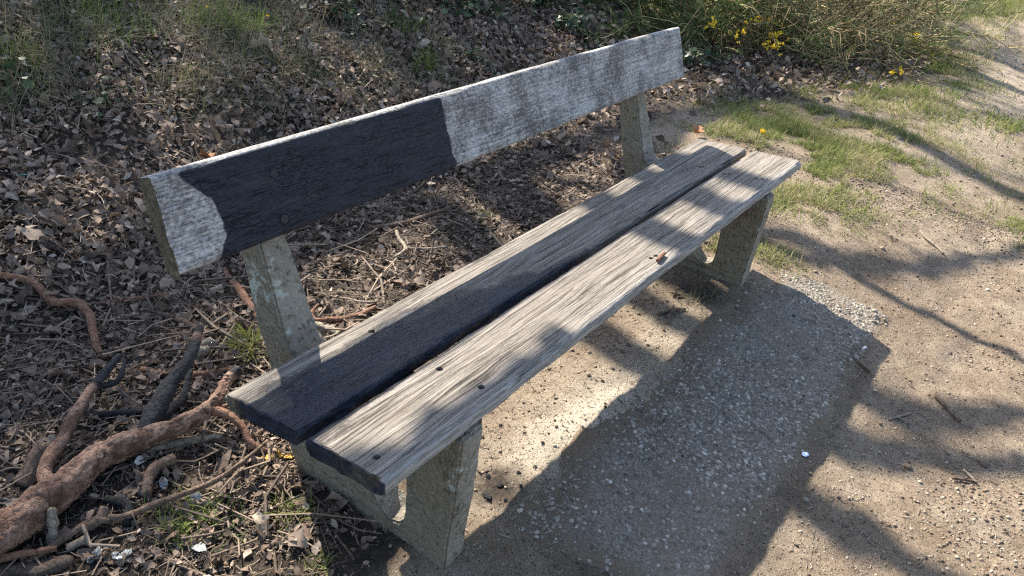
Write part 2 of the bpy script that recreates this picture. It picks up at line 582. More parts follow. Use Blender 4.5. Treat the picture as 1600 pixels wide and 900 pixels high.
M['crumb'] = mat_rnd('soil_crumb', [(0, (.075, .054, .038)), (.45, (.17, .125, .085)), (.8, (.32, .245, .175)), (1, (.48, .40, .31))], grain=60, gstr=.3)
M['stem'] = mat_rnd('dry_stem', [(0, (.14, .10, .055)), (.5, (.31, .245, .125)), (1, (.50, .42, .21))], grain=30, gstr=.25, bump=0)
M['flower'] = mat_rnd('yellow_petal', [(0, (.72, .46, .02)), (1, (.86, .66, .05))], grain=40, gstr=.1, trans=.25, bump=0)
M['iron'] = mat_rnd('burnt_iron', [(0, (.02, .021, .024)), (1, (.04, .04, .045))], grain=90, gstr=.4, rough=.6)
M['bearer'] = mat_bark('dark_old_timber', (.12, .085, .062), (.19, .145, .11), (.05, .035, .027))

def mat_simple(name, c, rough=.5, metal=0.0, trans=0.0, grain=40):
    t = NT(name)
    n = t.noise(t.obj(), grain, 3)
    cc = t.mix(t.ramp(n, [(.35, .4), (.6, 0)]), c, tuple(x*.55 for x in c))
    t.b.inputs['Metallic'].default_value = metal
    t.b.inputs['Transmission Weight'].default_value = trans
    return t.done(cc, rough, t.bump(n, .4, .002))
M['foil'] = mat_simple('foil', (.55, .62, .75), .28, .9, grain=160)
M['glass'] = mat_simple('clear_plastic', (.75, .80, .80), .15, 0, .75, grain=90)
M['paper'] = mat_simple('white_paper', (.78, .76, .72), .7)
M['teal'] = mat_simple('teal_plastic', (.12, .40, .36), .5)
M['paleleaf'] = mat_rnd('pale_dead_leaf', [(0, (.42, .33, .23)), (1, (.58, .48, .36))], grain=55, gstr=.25, trans=.15)
M['orangeleaf'] = mat_rnd('orange_dead_leaf', [(0, (.33, .15, .07)), (1, (.42, .22, .11))], grain=55, gstr=.25, trans=.15)
M['fungus'] = mat_simple('yellow_fungus', (.50, .29, .05), .7)

# ------------------------------------------------------------------ ground
def axis(lo, hi, step, far, grow=1.16):
    a = list(np.arange(lo, hi+1e-6, step))
    s, x = step, hi
    while x < far:
        s *= grow
        x += s
        a.append(x)
    s, x = step, lo
    pre = []
    while x > -far:
        s *= grow
        x -= s
        pre.append(x)
    return np.array(pre[::-1]+a)

def litter_mask(x, y):
    b = sstep(.42, .8, y + .12*fbm(x*1.5, y*1.5, 0, 31, 2))
    right = 1.15-.36*(x-3.4)
    r = sstep(-.15, .35, y-right+.15*fbm(x*1.2, y*1.2, 0, 33, 2))
    k = sstep(2.2, 3.3, x)
    far = sstep(6.5, 8, x)
    m = b*(1-k)+r*k
    m = m*(1-far)+far*sstep(1.2, 2.2, y)
    m = np.maximum(m, .95*sstep(-.12, .12, .27-x+.1*fbm(x*4, y*4, 0, 35, 2))*sstep(.02, .2, y))       # dark soil round the near end
    for a, b, r, w in ((.49, .09, .10, .8), (1.75, .14, .16, .7), (.45, -.2, .16, .55), (.62, -.33, .14, .5), (2.3, .12, .2, .6), (1.3, -.45, .12, .45), (1.0, -.47, .10, .45), (1.7, -.45, .10, .4)):
        m = np.maximum(m, w*np.exp(-((x-a)**2+(y-b)**2)/r**2))
    m = np.maximum(m, .45*np.exp(-((y+.46)/.07)**2)*sstep(.3, .5, x)*(1-sstep(1.7, 2.0, x)))
    return m

sward = [(4.21, .75, .28, 1), (4.4, .58, .3, 1), (3.95, .33, .28, 1), (3.79, .79, .2, .7), (4.07, .22, .35, .7), (4.3, .05, .3, .5), (3.85, -.2, .25, .45), (3.2, .05, .25, .45),
         (3.4, .3, .25, .7), (4.42, -.2, .25, .35), (5.0, .45, .4, .8), (5.65, .30, .35, .8), (3.0, .12, .2, .5), (2.8, .18, .15, .7), (2.9, .06, .15, .5), (3.3, .62, .3, .5), (2.75, .45, .2, .35), (3.55, -.05, .25, .35), (3.6, .55, .3, .8)]
verge = [(5.2, .15, .35, .6), (5.5, .0, .3, .5), (7.4, .35, .45, 1), (8.6, .55, .6, 1), (11.5, 1.6, 1.2, 1), (13.5, .2, 1.2, 1), (10.2, 1.9, .8, .8), (6.0, -.05, .35, .6), (6.3, .0, .4, 1), (6.9, .25, .45, 1), (7.0, .45, .4, 1), (7.9, .7, .6, 1), (9.3, 1.2, .8, 1), (10.06, .74, .7, 1), (10.7, .3, .6, 1), (12.0, .6, 1.2, 1), (12.5, 2, 1.5, .8), (8.2, .3, .4, .6), (5.57, -.49, .25, .8), (5.3, -.46, .2, .6), (9.5, -1.0, .5, .6), (7, -1.1, .6, .6), (11, -1.2, .8, .7)]
edge_ = [(3.67, -.72, .14, 1), (3.79, -.62, .12, .7), (4.0, -.85, .25, 1), (3.3, -1.0, .25, .8), (4.8, -.9, .3, .7)]
GREEN = sward+verge+edge_
xs = axis(-1.1, 4.0, .022, 160)
ys = axis(-1.4, 3.6, .022, 160)
XX, YY = np.meshgrid(xs, ys)
ZZ = G(XX, YY)
idx = np.arange(XX.size).reshape(XX.shape)
q = np.stack([idx[:-1, :-1], idx[:-1, 1:], idx[1:, 1:], idx[1:, :-1]], -1).reshape(-1, 4)
lm = litter_mask(XX, YY)
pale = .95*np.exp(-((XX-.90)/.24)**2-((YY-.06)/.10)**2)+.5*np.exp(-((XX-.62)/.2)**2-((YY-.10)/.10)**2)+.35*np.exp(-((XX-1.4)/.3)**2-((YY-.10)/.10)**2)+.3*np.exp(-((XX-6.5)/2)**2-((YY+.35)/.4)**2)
green = np.zeros_like(XX)
for gx, gy, gr, gw in GREEN:
    green = np.maximum(green, gw*np.exp(-((XX-gx)**2+(YY-gy)**2)/(gr*1.15)**2))
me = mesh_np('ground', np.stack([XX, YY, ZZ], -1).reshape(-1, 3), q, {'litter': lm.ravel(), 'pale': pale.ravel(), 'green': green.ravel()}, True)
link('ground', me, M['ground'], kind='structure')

# exposed-aggregate concrete pad in front of the bench, half buried
px = np.arange(.05, 2.28, .02)
py = np.arange(-.47, .13, .02)
PX, PY = np.meshgrid(px, py)
def pad_edge(x, y):
    return np.minimum.reduce([(x-.42)*.7, 2.2-x, y+.415, (-.02-y)*.5])+.035*fbm(x*4, y*4, 0, 44, 4)
def pad_z(x, y):
    return G(x, y)+np.clip(pad_edge(x, y)*.25, -.012, .006)+.0012*fbm(x*30, y*30, 0, 42, 2)
edge = pad_edge(PX, PY)
PZ = pad_z(PX, PY)
pi = np.arange(PX.size).reshape(PX.shape)
pq = np.stack([pi[:-1, :-1], pi[:-1, 1:], pi[1:, 1:], pi[1:, :-1]], -1).reshape(-1, 4)
dust = np.clip(1-edge/.05, 0, 1)*.7+sstep(-.12, .02, PY)*.4+.14+.2*(1-sstep(.4, .8, PX))
me = mesh_np('concrete_pad', np.stack([PX, PY, PZ], -1).reshape(-1, 3), pq, {'dust': np.clip(dust, 0, 1).ravel()}, True)
link('concrete_pad', me, M['pad'], kind='structure')

# ------------------------------------------------------------------ bench
ST = -.019
W_, GAP, TH, LEN, HS = .1873, .0329, .036, 2.2207, .43
KB = .2768
Y0 = .3828
bench = thing('park_bench', 'weathered grey timber bench with charred backrest on concrete supports', 'bench', (1.1, .2, .02))

def plank(name, L, w, t, rot, loc, mat, charf, seed, holes=(), label=None, rad=.006, nx=330, wt=64, parent=bench, erode=1.0):
    """local X along, Y across, Z out of the show face (top at z=0)"""
    r = rad
    pts, nrm = [], []
    def arc(cy, cz, a0, a1, n):
        for a in np.linspace(a0, a1, n):
            pts.append((cy+r*math.cos(a), cz+r*math.sin(a)))
            nrm.append((math.cos(a), math.sin(a)))
    for yv in np.linspace(r, w-r, wt)[1:-1]:
        pts.append((yv, 0)); nrm.append((0, 1))
    arc(w-r, -r, math.pi/2, 0, 5)
    for z in np.linspace(-r, -t+r, 10)[1:-1]:
        pts.append((w, z)); nrm.append((1, 0))
    arc(w-r, -t+r, 0, -math.pi/2, 5)
    for yv in np.linspace(w-r, r, 20)[1:-1]:
        pts.append((yv, -t)); nrm.append((0, -1))
    arc(r, -t+r, -math.pi/2, -math.pi, 5)
    for z in np.linspace(-t+r, -r, 10)[1:-1]:
        pts.append((0, z)); nrm.append((-1, 0))
    arc(r, -r, math.pi, math.pi/2, 5)
    pts, nrm = np.array(pts), np.array(nrm)
    m = len(pts)
    X = np.linspace(0, L, nx)
    XA = np.repeat(X[:, None], m, 1)
    YA = np.repeat(pts[None, :, 0], nx, 0)
    ZA = np.repeat(pts[None, :, 1], nx, 0)
    gr = fbm(XA*2.5+.6*vnoise(XA*2, YA*9, 0, seed), YA*95+2.0*vnoise(XA*1.5, YA*6, 0, seed+1), ZA*95, seed+2, 3)
    d = -.0011*np.clip(gr, 0, 1)-.0012*np.clip(fbm(XA*6, YA*25, ZA*25, seed+4, 3), -.2, 1)
    corner = (np.abs(nrm[:, 0]) > .15) & (np.abs(nrm[:, 1]) > .15)
    d = d-erode*corner[None]*.0035*np.clip(fbm(XA*9, YA*30, ZA*30, seed+6, 3)+.15, 0, 1)
    if erode > 2:
        burnt = np.exp(-YA/.012)*(1-sstep(.7, 1.2, XA))
        d = d-burnt*.007*np.clip(.35+fbm(XA*14, YA*20, ZA*45, seed+7, 3), 0, 1)
    YA2 = YA+nrm[None, :, 0]*d+.0016*fbm(XA*1.8, YA*0+seed, 0, seed+8, 2)
    ZA2 = ZA+nrm[None, :, 1]*d+.0015*fbm(XA*1.1, YA*4, 0, seed+9, 2)
    # end faces a little out of square
    XA2 = XA+np.where(XA < L/2, 1, -1)*np.exp(-np.minimum(XA, L-XA)/.004)*(.002*fbm(YA*30, ZA*30, 0, seed+10, 3)+.0025*corner[None])
    V = np.stack([XA2, YA2, ZA2], -1)
    idx = np.arange(nx*m).reshape(nx, m)
    q = [np.stack([idx[:-1], idx[1:], np.roll(idx[1:], -1, 1), np.roll(idx[:-1], -1, 1)], -1).reshape(-1, 4)]
    allV = [V.reshape(-1, 3)]
    tri = []
    base = nx*m
    for end, s in ((0, 1), (nx-1, -1)):
        c = V[end].mean(0)
        prev = None
        for f in (1.0, .85, .55, .25):
            R_ = c+(V[end]-c)*np.array([1, f, f])
            R_[:, 0] += (s*.001*(1-f)+.0012*fbm(R_[:, 1]*80, R_[:, 2]*80, 0, seed+11, 2))*(f < 1)
            ni = base+np.arange(m)
            allV.append(R_)
            base += m
            if prev is None:
                prev = ni
                continue
            a, b = prev, ni
            qq = np.stack([a, np.roll(a, -1), np.roll(b, -1), b], -1)
            q.append(qq if s > 0 else qq[:, ::-1])
            prev = ni
        allV.append(c[None])
        tt = np.stack([prev, np.roll(prev, -1), np.full(m, base)], -1)
        tri.append(tt if s > 0 else tt[:, ::-1])
        base += 1
    V = np.vstack(allV)
    ch = charf(V[:, 0], V[:, 1], V[:, 2])
    eg = (np.arange(len(V)) >= nx*m)*1.0
    me = mesh_np(name, V, [np.vstack(q), np.vstack(tri)], {'char': ch, 'endgrain': eg, 'worn': np.exp(-np.maximum(V[:, 1], 0)/.014)*(seed == 3)*(1-eg)}, True)
    o = link(name, me, mat)
    if holes:
        cut = bmesh.new()
        for hx, hy, hr in holes:
            bmesh.ops.create_cone(cut, cap_ends=True, segments=14, radius1=hr, radius2=hr, depth=.05,
                                  matrix=Matrix.Translation((hx, hy, -.001)))
        cm = bpy.data.meshes.new('cut')
        cut.to_mesh(cm)
        cut.free()
        co = bpy.data.objects.new('cut', cm)
        col.objects.link(co)
        md = o.modifiers.new('b', 'BOOLEAN')
        md.object = co
        md.operation = 'DIFFERENCE'
        md.solver = 'EXACT'
        dg = bpy.context.evaluated_depsgraph_get()
        nm = bpy.data.meshes.new_from_object(o.evaluated_get(dg))
        if len(nm.vertices) > .9*len(V):
            o.modifiers.clear()
            o.data = nm
            nm.name = name
        else:
            o.modifiers.clear()
        bpy.data.objects.remove(co)
        bpy.data.meshes.remove(cm)
    o.parent = parent
    Mt = Matrix(((1, 0, 0, 0), (0, rot[0][0], rot[1][0], 0), (0, rot[0][1], rot[1][1], 0), (0, 0, 0, 1)))
    o.matrix_local = Matrix.Translation(Vector(loc)-bench.location) @ Mt
    if label:
        o['label'] = label
    return o

cs = 1/math.hypot(1, ST)
seat_rot = ((cs, ST*cs), (-ST*cs, cs))
cb_ = 1/math.hypot(1, KB)
back_rot = ((KB*cb_, cb_), (-cb_, KB*cb_))

def char_front(x, y, z):
    c = .42*sstep(.10, .19, y)*(1-sstep(.1, .6, x))
    return c+.35*(x < .004)+.22*np.exp(-x/.10)+.12*sstep(.17, .19, y)*(1-sstep(.6, 1.2, x))
def char_backplank(x, y, z):
    e = .165-.075*sstep(.35, 1.0, x)+.016*fbm(x*6, y*9, 0, 77, 3)
    c = (.62+.38*(1-sstep(.03, .12, y)))*(1-sstep(e-.03, e+.02, y))*(1-sstep(.45, 1.15, x+.5*y+.18*fbm(x*5, y*14, 0, 78, 3)))
    c = np.maximum(c, .85*(1-sstep(.0, .05, y))*(1-sstep(.8, 1.25, x)))
    ash = np.exp(-((x-.15-.9*y)/.05)**2)*sstep(.0, .02, y)*(1-sstep(.03, .08, y))
    c = c*(.72+.28*sstep(.03, .12, x+.15*y))-.3*ash
    side = (z < -.005) & (y < .02)
    c = np.where(side, np.maximum(c, .9*(1-sstep(.7, 1.2, x))*(.5+.5*sstep(.0, .12, x))), c)
    return np.clip(c+.2*(x < .004), 0, 1)
_v = np.array([-.01, .011, .04, .071, .12, .153, .186, .21])
_u = np.array([.092, .099, .117, .121, .108, .076, .048, .03])
def char_back(x, y, z):
    ul = np.interp(y, _v, _u)
    c = sstep(-.010, .010, x-ul-.002*fbm(y*45, x*30, 0, 6, 3))*(1-sstep(-.011, .011, x-.82-.012*sstep(.05, .0, y)-.003*fbm(y*28, 0*y, 0, 5, 3)))
    c = c*(1-sstep(.178, .187, y-.05*(1-sstep(.1, .25, x))*0))
    c = np.where(z < -.03, c*.3, c)
    return np.clip(c, 0, 1)

plank('seat_plank', LEN, W_, TH, seat_rot, (0, 0, HS), M['wood'], char_front, 3,
      [(.324, .145, .0075), (.326, .040, .0075), (1.888, .163, .0065), (1.903, .152, .0065), (1.912, .060, .0065), (1.925, .042, .0065),
       (1.096, .050, .0065), (1.118, .046, .0065), (.040, .053, .007)],
      'front seat plank, pale grey and cracked along its grain, little burnt', rad=.009, erode=1.6)
plank('seat_plank', LEN-.004, W_+.013, TH, seat_rot, (.002, W_+GAP-.013, HS+ST*(W_+GAP)), M['wood'], char_backplank, 5,
      [(1.897, .053, .0065), (1.910, .047, .0065), (.345, .148, .008)],
      'rear seat plank, charred black at its near half', rad=.007, erode=2.2)
ob = Vector((.0099, .3828+KB*.6227, .6227))+Vector((0, -1, KB)).normalized()*.0422
board = plank('backrest_board', 2.2448, .1897, .0422, back_rot, ob, M['wood_mottled'], char_back, 8, (),
      'backrest board, near half burnt black, far half silvery grey', rad=.009)

# iron bolt heads set in the burnt part of the backrest
for u, v in ((.264, .128), (.261, .032)):
    P = ob+Vector((1, 0, 0))*u+Vector((0, KB, 1)).normalized()*v
    bm = bmesh.new()
    bmesh.ops.create_cone(bm, cap_ends=True, segments=24, radius1=.0105, radius2=.010, depth=.002)
    bmesh.ops.bevel(bm, geom=[e for e in bm.edges if e.calc_face_angle(0) > 1], offset=.0009, segments=2, affect='EDGES')
    ring = bmesh.ops.create_cone(bm, cap_ends=False, segments=24, radius1=.0128, radius2=.0120, depth=.0018)
    bm2 = bpy.data.meshes.new('bolt_head')
    bm.to_mesh(bm2)
    bm.free()
    o = link('bolt_head', bm2, M['iron'], board)
    o.matrix_local = Matrix.Translation((u, v, .0002))

# cast concrete support frames: front leg, low rail and raked rear post in one piece
def support(xl, wl, xp, seed, lichen):
    front = [(.034, -.06), (.031, 0), (.022, .10), (.010, .20), (.000, .30), (-.007, .388)]
    inner = [(.125, .388), (.131, .30), (.135, .20), (.138, .125), (.144, .100), (.160, .086), (.190, .078), (.220, .096), (.246, .124), (.29, .175), (.35, .24), (.41, .31), (.455, .36)]
    pf = lambda z: Y0+KB*z
    pfront = [(pf(z), z) for z in (.39, .45, .52, .60, .68, .75)]
    ptop = [(pf(.755)+.055, .775)]
    bk = lambda z: pf(z)+.087-.011*np.clip((z-.43)/.17, -1, 2)
    pback = [(bk(z), z) for z in (.74, .66, .58, .50, .42, .34, .26, .18, .10, .03, -.06)]
    prof = np.array(front+inner+pfront+ptop+pback)
    # resample
    seg = []
    for i in range(len(prof)):
        a, b = prof[i], prof[(i+1) % len(prof)]
        n = max(1, int(np.linalg.norm(b-a)/.018))
        for k in range(n):
            seg.append(a+(b-a)*k/n)
    pr = np.array(seg)
    k = sstep(.12, .40, pr[:, 0])
    wp = .09-.018*np.clip((pr[:, 1]-.43)/.17, -.5, 1.3)
    x0 = xl+(xp-xl)*k
    x1 = x0+wl+(wp-wl)*k
    bm = bmesh.new()
    nx = 6
    loops = []
    for j in range(nx):
        f = j/(nx-1)
        vs_ = []
        for i in range(len(pr)):
            vs_.append(bm.verts.new((x0[i]+(x1[i]-x0[i])*f, pr[i, 0], pr[i, 1])))
        loops.append(vs_)
    m = len(pr)
    for j in range(nx-1):
        for i in range(m):
            bm.faces.new((loops[j][i], loops[j+1][i], loops[j+1][(i+1) % m], loops[j][(i+1) % m]))
    from mathutils.geometry import tessellate_polygon
    tri = tessellate_polygon([[Vector((p[0], p[1], 0)) for p in pr]])
    for a, b, c in tri:
        bm.faces.new((loops[0][a], loops[0][b], loops[0][c]))
        bm.faces.new((loops[-1][c], loops[-1][b], loops[-1][a]))
    bmesh.ops.recalc_face_normals(bm, faces=bm.faces)
    bmesh.ops.triangulate(bm, faces=[f for f in bm.faces if len(f.verts) > 4])
    se = [e for e in bm.edges if len(e.link_faces) == 2 and e.calc_face_angle(0) > .9]
    bmesh.ops.bevel(bm, geom=se, offset=.005, segments=2, affect='EDGES')
    me = bpy.data.meshes.new('support_frame')
    bm.normal_update()
    co = np.array([v.co[:] for v in bm.verts])
    nn = np.array([v.normal[:] for v in bm.verts])
    d = .0016*fbm(co[:, 0]*42, co[:, 1]*42, co[:, 2]*42, seed, 3)+.003*fbm(co[:, 0]*9, co[:, 1]*9, co[:, 2]*9, seed+4, 2)
    co2 = co+nn*d[:, None]-np.array(bench.location)
    for v, c in zip(bm.verts, co2):
        v.co = c
    bm.to_mesh(me)
    bm.free()
    at = me.attributes.new('lichen', 'FLOAT', 'POINT')
    lv = lichen*np.exp(-((co[:, 2]-.52)/.09)**2)*np.exp(-((co[:, 0]-xp-.012)/.028)**2)*(co[:, 1] > .3)
    lv = lv+.45*(co[:, 1] < .03)*sstep(.12, .3, co[:, 2])
    at.data.foreach_set('value', lv.astype(np.float32))
    return link('support_frame', me, M['concrete'], bench)
support(.207, .067, .225, 21, 1.0)['label'] = 'near concrete support with pale lichen on its raked post'
support(1.872, .067, 1.93, 27, .3)['label'] = 'far concrete support of the bench'

# timber bearers under the seat
for x in (.283, 1.818):
    bm = bmesh.new()
    bmesh.ops.create_cube(bm, size=1, matrix=Matrix.Translation((x+.024, .215, .355)) @ Matrix.Diagonal((.048, .36, .066, 1)))
    bmesh.ops.bevel(bm, geom=bm.edges[:], offset=.004, segments=2, affect='EDGES')
    bmesh.ops.translate(bm, verts=bm.verts, vec=-bench.location)
    me = bpy.data.meshes.new('bearer')
    bm.to_mesh(me)
    bm.free()
    link('bearer', me, M['bearer'], bench)

# ------------------------------------------------------------------ fallen pine branch, lower left
br = thing('fallen_branch', 'thick reddish fallen pine branch with charred forks lying left of the bench', 'branch', (-.1, .8, .05))
def limb(name, P, R, mat, parent, char=None, sides=14, bump=.16, wob=.004, seed=1, n=8, flaky=False):
    V, q, t, tt = tube(P, R, sides=sides, n=n, bump=bump, wob=wob, seed=seed)
    fl = sstep(.0, .12, fbm(V[:, 0]*30, V[:, 1]*30, V[:, 2]*45, seed+50, 3))
    if flaky:
        c3 = V[:-2].reshape(-1, sides, 3)
        ax = np.repeat(c3.mean(1), sides, 0)
        nr_ = V[:-2]-ax
        ln_ = np.linalg.norm(nr_, axis=1, keepdims=True)+1e-9
        d = .0030*fl[:-2]+.0022*sstep(.1, .2, fbm(V[:-2, 0]*55, V[:-2, 1]*55, V[:-2, 2]*70, seed+60, 2))+.0010*fbm(V[:-2, 0]*160, V[:-2, 1]*160, V[:-2, 2]*160, seed+61, 2)
        V[:-2] += nr_/ln_*d[:, None]
    if parent is not None:
        V = rel(V, parent)
    at = {'char': np.zeros(len(V)) if char is None else np.interp(tt, *char), 'flake': fl}
    me = mesh_np(name, V, [q, t], at, True)
    return link(name, me, mat, parent)
limb('main_limb', [(-.60, .71, .07), (-.374, .735, .095), (-.269, .760, .10), (-.172, .775, .105), (-.072, .805, .11), (.058, .770, .11), (.187, .746, .125), (.258, .782, .14), (.315, .797, .155)],
     [.046, .042, .039, .033, .027, .0215, .0155, .012, .008], M['bark'], br, ([0, .9, .96, 1], [0, 0, .55, .8]), 64, .14, .005, 3, 30, True)
limb('charred_fork', [(.035, .79, .10), (.09, .835, .115), (.160, .874, .14), (.255, .915, .165), (.345, .977, .195)], [.022, .024, .021, .015, .011], M['bark'], br,
     ([0, .1, .3, .8, .9, 1], [.6, .9, .75, .95, .35, .9]), 14, .2, .004, 5)
limb('charred_prong', [(.085, .835, .085), (.15, .872, .075), (.215, .900, .075), (.290, .965, .085)], [.016, .013, .010, .006], M['bark'], br, ([0, 1], [1, 1]), 10, .2, .004, 6)
limb('side_branch', [(-.19, .80, .09), (-.164, .852, .11), (-.10, .905, .12), (-.052, .945, .125), (.01, .99, .13), (.062, 1.026, .135), (.11, 1.055, .14), (.165, 1.088, .145)],
     [.018, .0165, .0155, .0145, .013, .0125, .011, .007], M['bark'], br, ([0, .6, .75, 1], [0, 0, .9, 1]), 12, .16, .004, 8)
limb('side_prong', [(.055, 1.02, .13), (.116, 1.036, .11), (.150, 1.06, .11), (.180, 1.092, .12)], [.008, .0085, .0075, .004], M['bark'], br, ([0, 1], [1, 1]), 9, .2, .003, 9)
limb('side_twig', [(.19, .745, .122), (.205, .70, .115), (.205, .655, .10), (.195, .624, .08), (.205, .59, .062), (.235, .565, .055)], [.013, .010, .009, .0085, .008, .005], M['redtwig'], br, None, 9, .15, .003, 11)
limb('side_twig', [(.21, .73, .12), (.235, .715, .125), (.245, .70, .12)], [.006, .004, .002], M['redtwig'], br, None, 7, .1, .002, 12)

def stick(label, P, R, mat='twig', name='stick', cat='stick', sides=9, bump=.18, wob=.003, seed=0, extra=(), group=None):
    """P: (x, y, height above the ground at its axis)"""
    P = [(x, y, g(x, y)+h) for x, y, h in P]
    mb = MB()
    if not hasattr(R, '__len__'):
        R = np.linspace(R, R*.7, len(P))
    V, q, t, tt = tube(P, R, sides=sides, n=6, bump=bump, wob=wob, seed=seed)
    mb.add(V, q, t, np.zeros(len(V)))
    for EP, ER in extra:
        EP = [(x, y, g(x, y)+h) for x, y, h in EP]
        V, q, t, tt = tube(EP, ER, sides=6, n=5, bump=bump, wob=wob, seed=seed+3)
        mb.add(V, q, t, np.zeros(len(V)))
    o = mb.build(name, M[mat], None, True, 'char', label=label, category=cat, group=group)
    c = o.data.vertices[0].co.copy()
    o.data.transform(Matrix.Translation(-c))
    o.location = c
    return o
stick('long crooked reddish root-like stick snaking across the litter at the left edge', [(.10, 1.82, .02), (.188, 1.727, .02), (.245, 1.659, .025), (.24, 1.532, .03), (.284, 1.475, .03), (.249, 1.371, .03), (.213, 1.292, .025), (.197, 1.218, .01)], [.010, .010, .011, .012, .013, .0125, .011, .007], 'redtwig', wob=.006)
stick('long thin brown twig curving from the bottom left to the near seat end', [(-.33, .69, .012), (-.302, .681, .012), (-.177, .676, .015), (-.117, .63, .02), (-.012, .578, .035), (.062, .552, .045), (.136, .555, .055), (.20, .555, .065)], [.008, .0085, .0082, .0078, .007, .006, .0052, .003], 'twig', seed=2)
stick('short reddish stick lying level behind the charred fork', [(.224, 1.098, .012), (.28, 1.01, .012), (.38, .915, .012)], [.010, .010, .008], 'redtwig', seed=4)
stick('reddish peeling stick on the ground left of the near rear post', [(.742, 1.407, .012), (.702, 1.319, .014), (.678, 1.236, .012), (.60, 1.05, .012)], [.010, .012, .014, .011], 'redtwig', seed=6)
stick('reddish hooked twig on the ground right of the near rear post', [(.775, 1.0, .03), (.745, .99, .02), (.722, .957, .015), (.748, .921, .012), (.81, .887, .012), (.90, .872, .012)], [.004, .006, .0085, .010, .011, .008], 'redtwig', seed=8)
stick('pale grey stub of wood at the foot of the near rear post', [(.66, .95, .012), (.70, .917, .014), (.715, .835, .014)], [.013, .014, .012], 'paletwig', seed=10)
stick('stubby brown stick lying below the thick fallen branch', [(-.060, .650, .012), (-.013, .696, .02), (.043, .695, .03)], [.011, .014, .013], 'twig', seed=12, extra=[([(-.02, .69, .02), (-.028, .705, .02), (-.035, .712, .02)], [.008, .008, .006])])
stick('bleached pale stick under the thick fallen branch', [(-.06, .84, .012), (-.013, .807, .012), (.065, .759, .018), (.178, .704, .022)], [.009, .011, .010, .008], 'paletwig', seed=14)
stick('black burnt stick half hidden behind the thick fallen branch', [(.03, 1.0, .012), (.10, .94, .014), (.17, .88, .014)], [.010, .013, .011], 'charcoal', seed=15)
stick('short straight brown stick lying alone on the sunlit path', [(1.812, -.672, .008), (1.77, -.716, .009), (1.722, -.764, .008)], [.0055, .006, .0055], 'twig', seed=16, wob=.001, bump=.08)
stick('forked little twig on the path beside the bench shadow', [(1.569, -.588, .005), (1.616, -.606, .006), (1.665, -.628, .005)], [.0025, .0035, .0025], 'paletwig', seed=18, extra=[([(1.61, -.604, .005), (1.60, -.63, .005)], [.003, .002])])
stick('thin twig lying near the right edge of the path', [(1.415, -.79, .005), (1.455, -.846, .005)], [.004, .0035], 'twig', seed=19)
stick('short twig crossing another near the right edge of the path', [(1.485, -.815, .006), (1.449, -.852, .006)], [.0035, .003], 'paletwig', seed=20)
stick('dark curved twig in the bench shadow near the white cigarette end', [(1.80, -.41, .005), (1.786, -.432, .006), (1.765, -.478, .005)], [.003, .0045, .0055], 'twig', seed=21)
stick('bleached bent twig on the path beyond the far support', [(3.08, -.36, .008), (3.037, -.395, .010), (2.985, -.46, .010), (2.94, -.49, .008)], [.004, .005, .005, .004], 'paletwig', seed=22)
stick('long dark stick lying on the litter behind the seat', [(1.33, 1.31, .012), (1.376, 1.276, .012), (1.502, 1.223, .014), (1.66, 1.198, .014)], [.008, .010, .010, .007], 'twig', seed=24)
stick('pale forked dead twig on the litter behind the seat', [(1.36, 1.20, .02), (1.334, 1.165, .015), (1.275, 1.075, .012), (1.20, 1.075, .01)], [.006, .007, .007, .004], 'paletwig', seed=26, extra=[([(1.28, 1.08, .012), (1.33, 1.02, .014), (1.40, .985, .02)], [.006, .005, .003])])
stick('thin straight twig on the litter under the burnt backrest', [(1.146, 1.57, .01), (1.178, 1.40, .012), (1.19, 1.26, .01)], [.003, .004, .003], 'twig', seed=28)
stick('small pale twig leaning near the rear edge of the seat', [(1.49, 1.10, .01), (1.46, 1.012, .008)], [.005, .004], 'paletwig', seed=30)
stick('reddish short twig under the rear edge of the seat', [(1.085, .96, .008), (1.073, .875, .008)], [.006, .005], 'redtwig', seed=31)
stick('brown twig lying in the shade under the near seat end', [(.232, .318, .007), (.224, .245, .008), (.212, .190, .007)], [.005, .006, .0055], 'twig', seed=32)
stick('thin twig in the shade at the bottom edge below the near seat end', [(.125, .26, .005), (.115, .225, .006), (.10, .18, .005)], [.0025, .003, .0025], 'twig', seed=34)
stick('thin brown stick lying across under the near seat planks', [(.17, .44, .008), (.23, .385, .01), (.31, .335, .01)], [.004, .005, .005], 'twig', seed=36)
stick('brown twig lying just behind the far rear post on dead leaves', [(3.0, 1.75, .02), (3.12, 1.60, .02)], [.008, .006], 'twig', seed=37)
stick('reddish curved twig at the far left below the crooked stick', [(.30, 1.50, .01), (.42, 1.42, .012), (.55, 1.36, .012)], [.006, .009, .006], 'redtwig', seed=38)
stick('grey thin stick in the litter below the near backrest end', [(.42, 1.33, .01), (.44, 1.24, .012), (.46, 1.10, .01)], [.007, .010, .009], 'twig', seed=39)
stick('grey stick on sunlit litter just left of the near rear post', [(.62, 1.36, .012), (.59, 1.27, .012), (.55, 1.21, .012)], [.005, .006, .006], 'paletwig', seed=40)
stick('short fire-blackened stick lying below the thick fallen branch', [(-.12, .71, .01), (-.10, .66, .014), (-.13, .62, .012)], [.010, .012, .009], 'charcoal', seed=41)
stick('brown knobbly stick standing out below the thick fallen branch at left', [(-.20, .68, .012), (-.165, .665, .02), (-.14, .675, .03)], [.010, .011, .008], 'twig', seed=42, extra=[([(-.165, .665, .02), (-.15, .65, .018)], [.009, .007])])
stick('brown twig crossing the bottom left corner', [(-.42, .75, .03), (-.33, .70, .035), (-.26, .655, .03)], [.009, .008, .006], 'redtwig', seed=43)
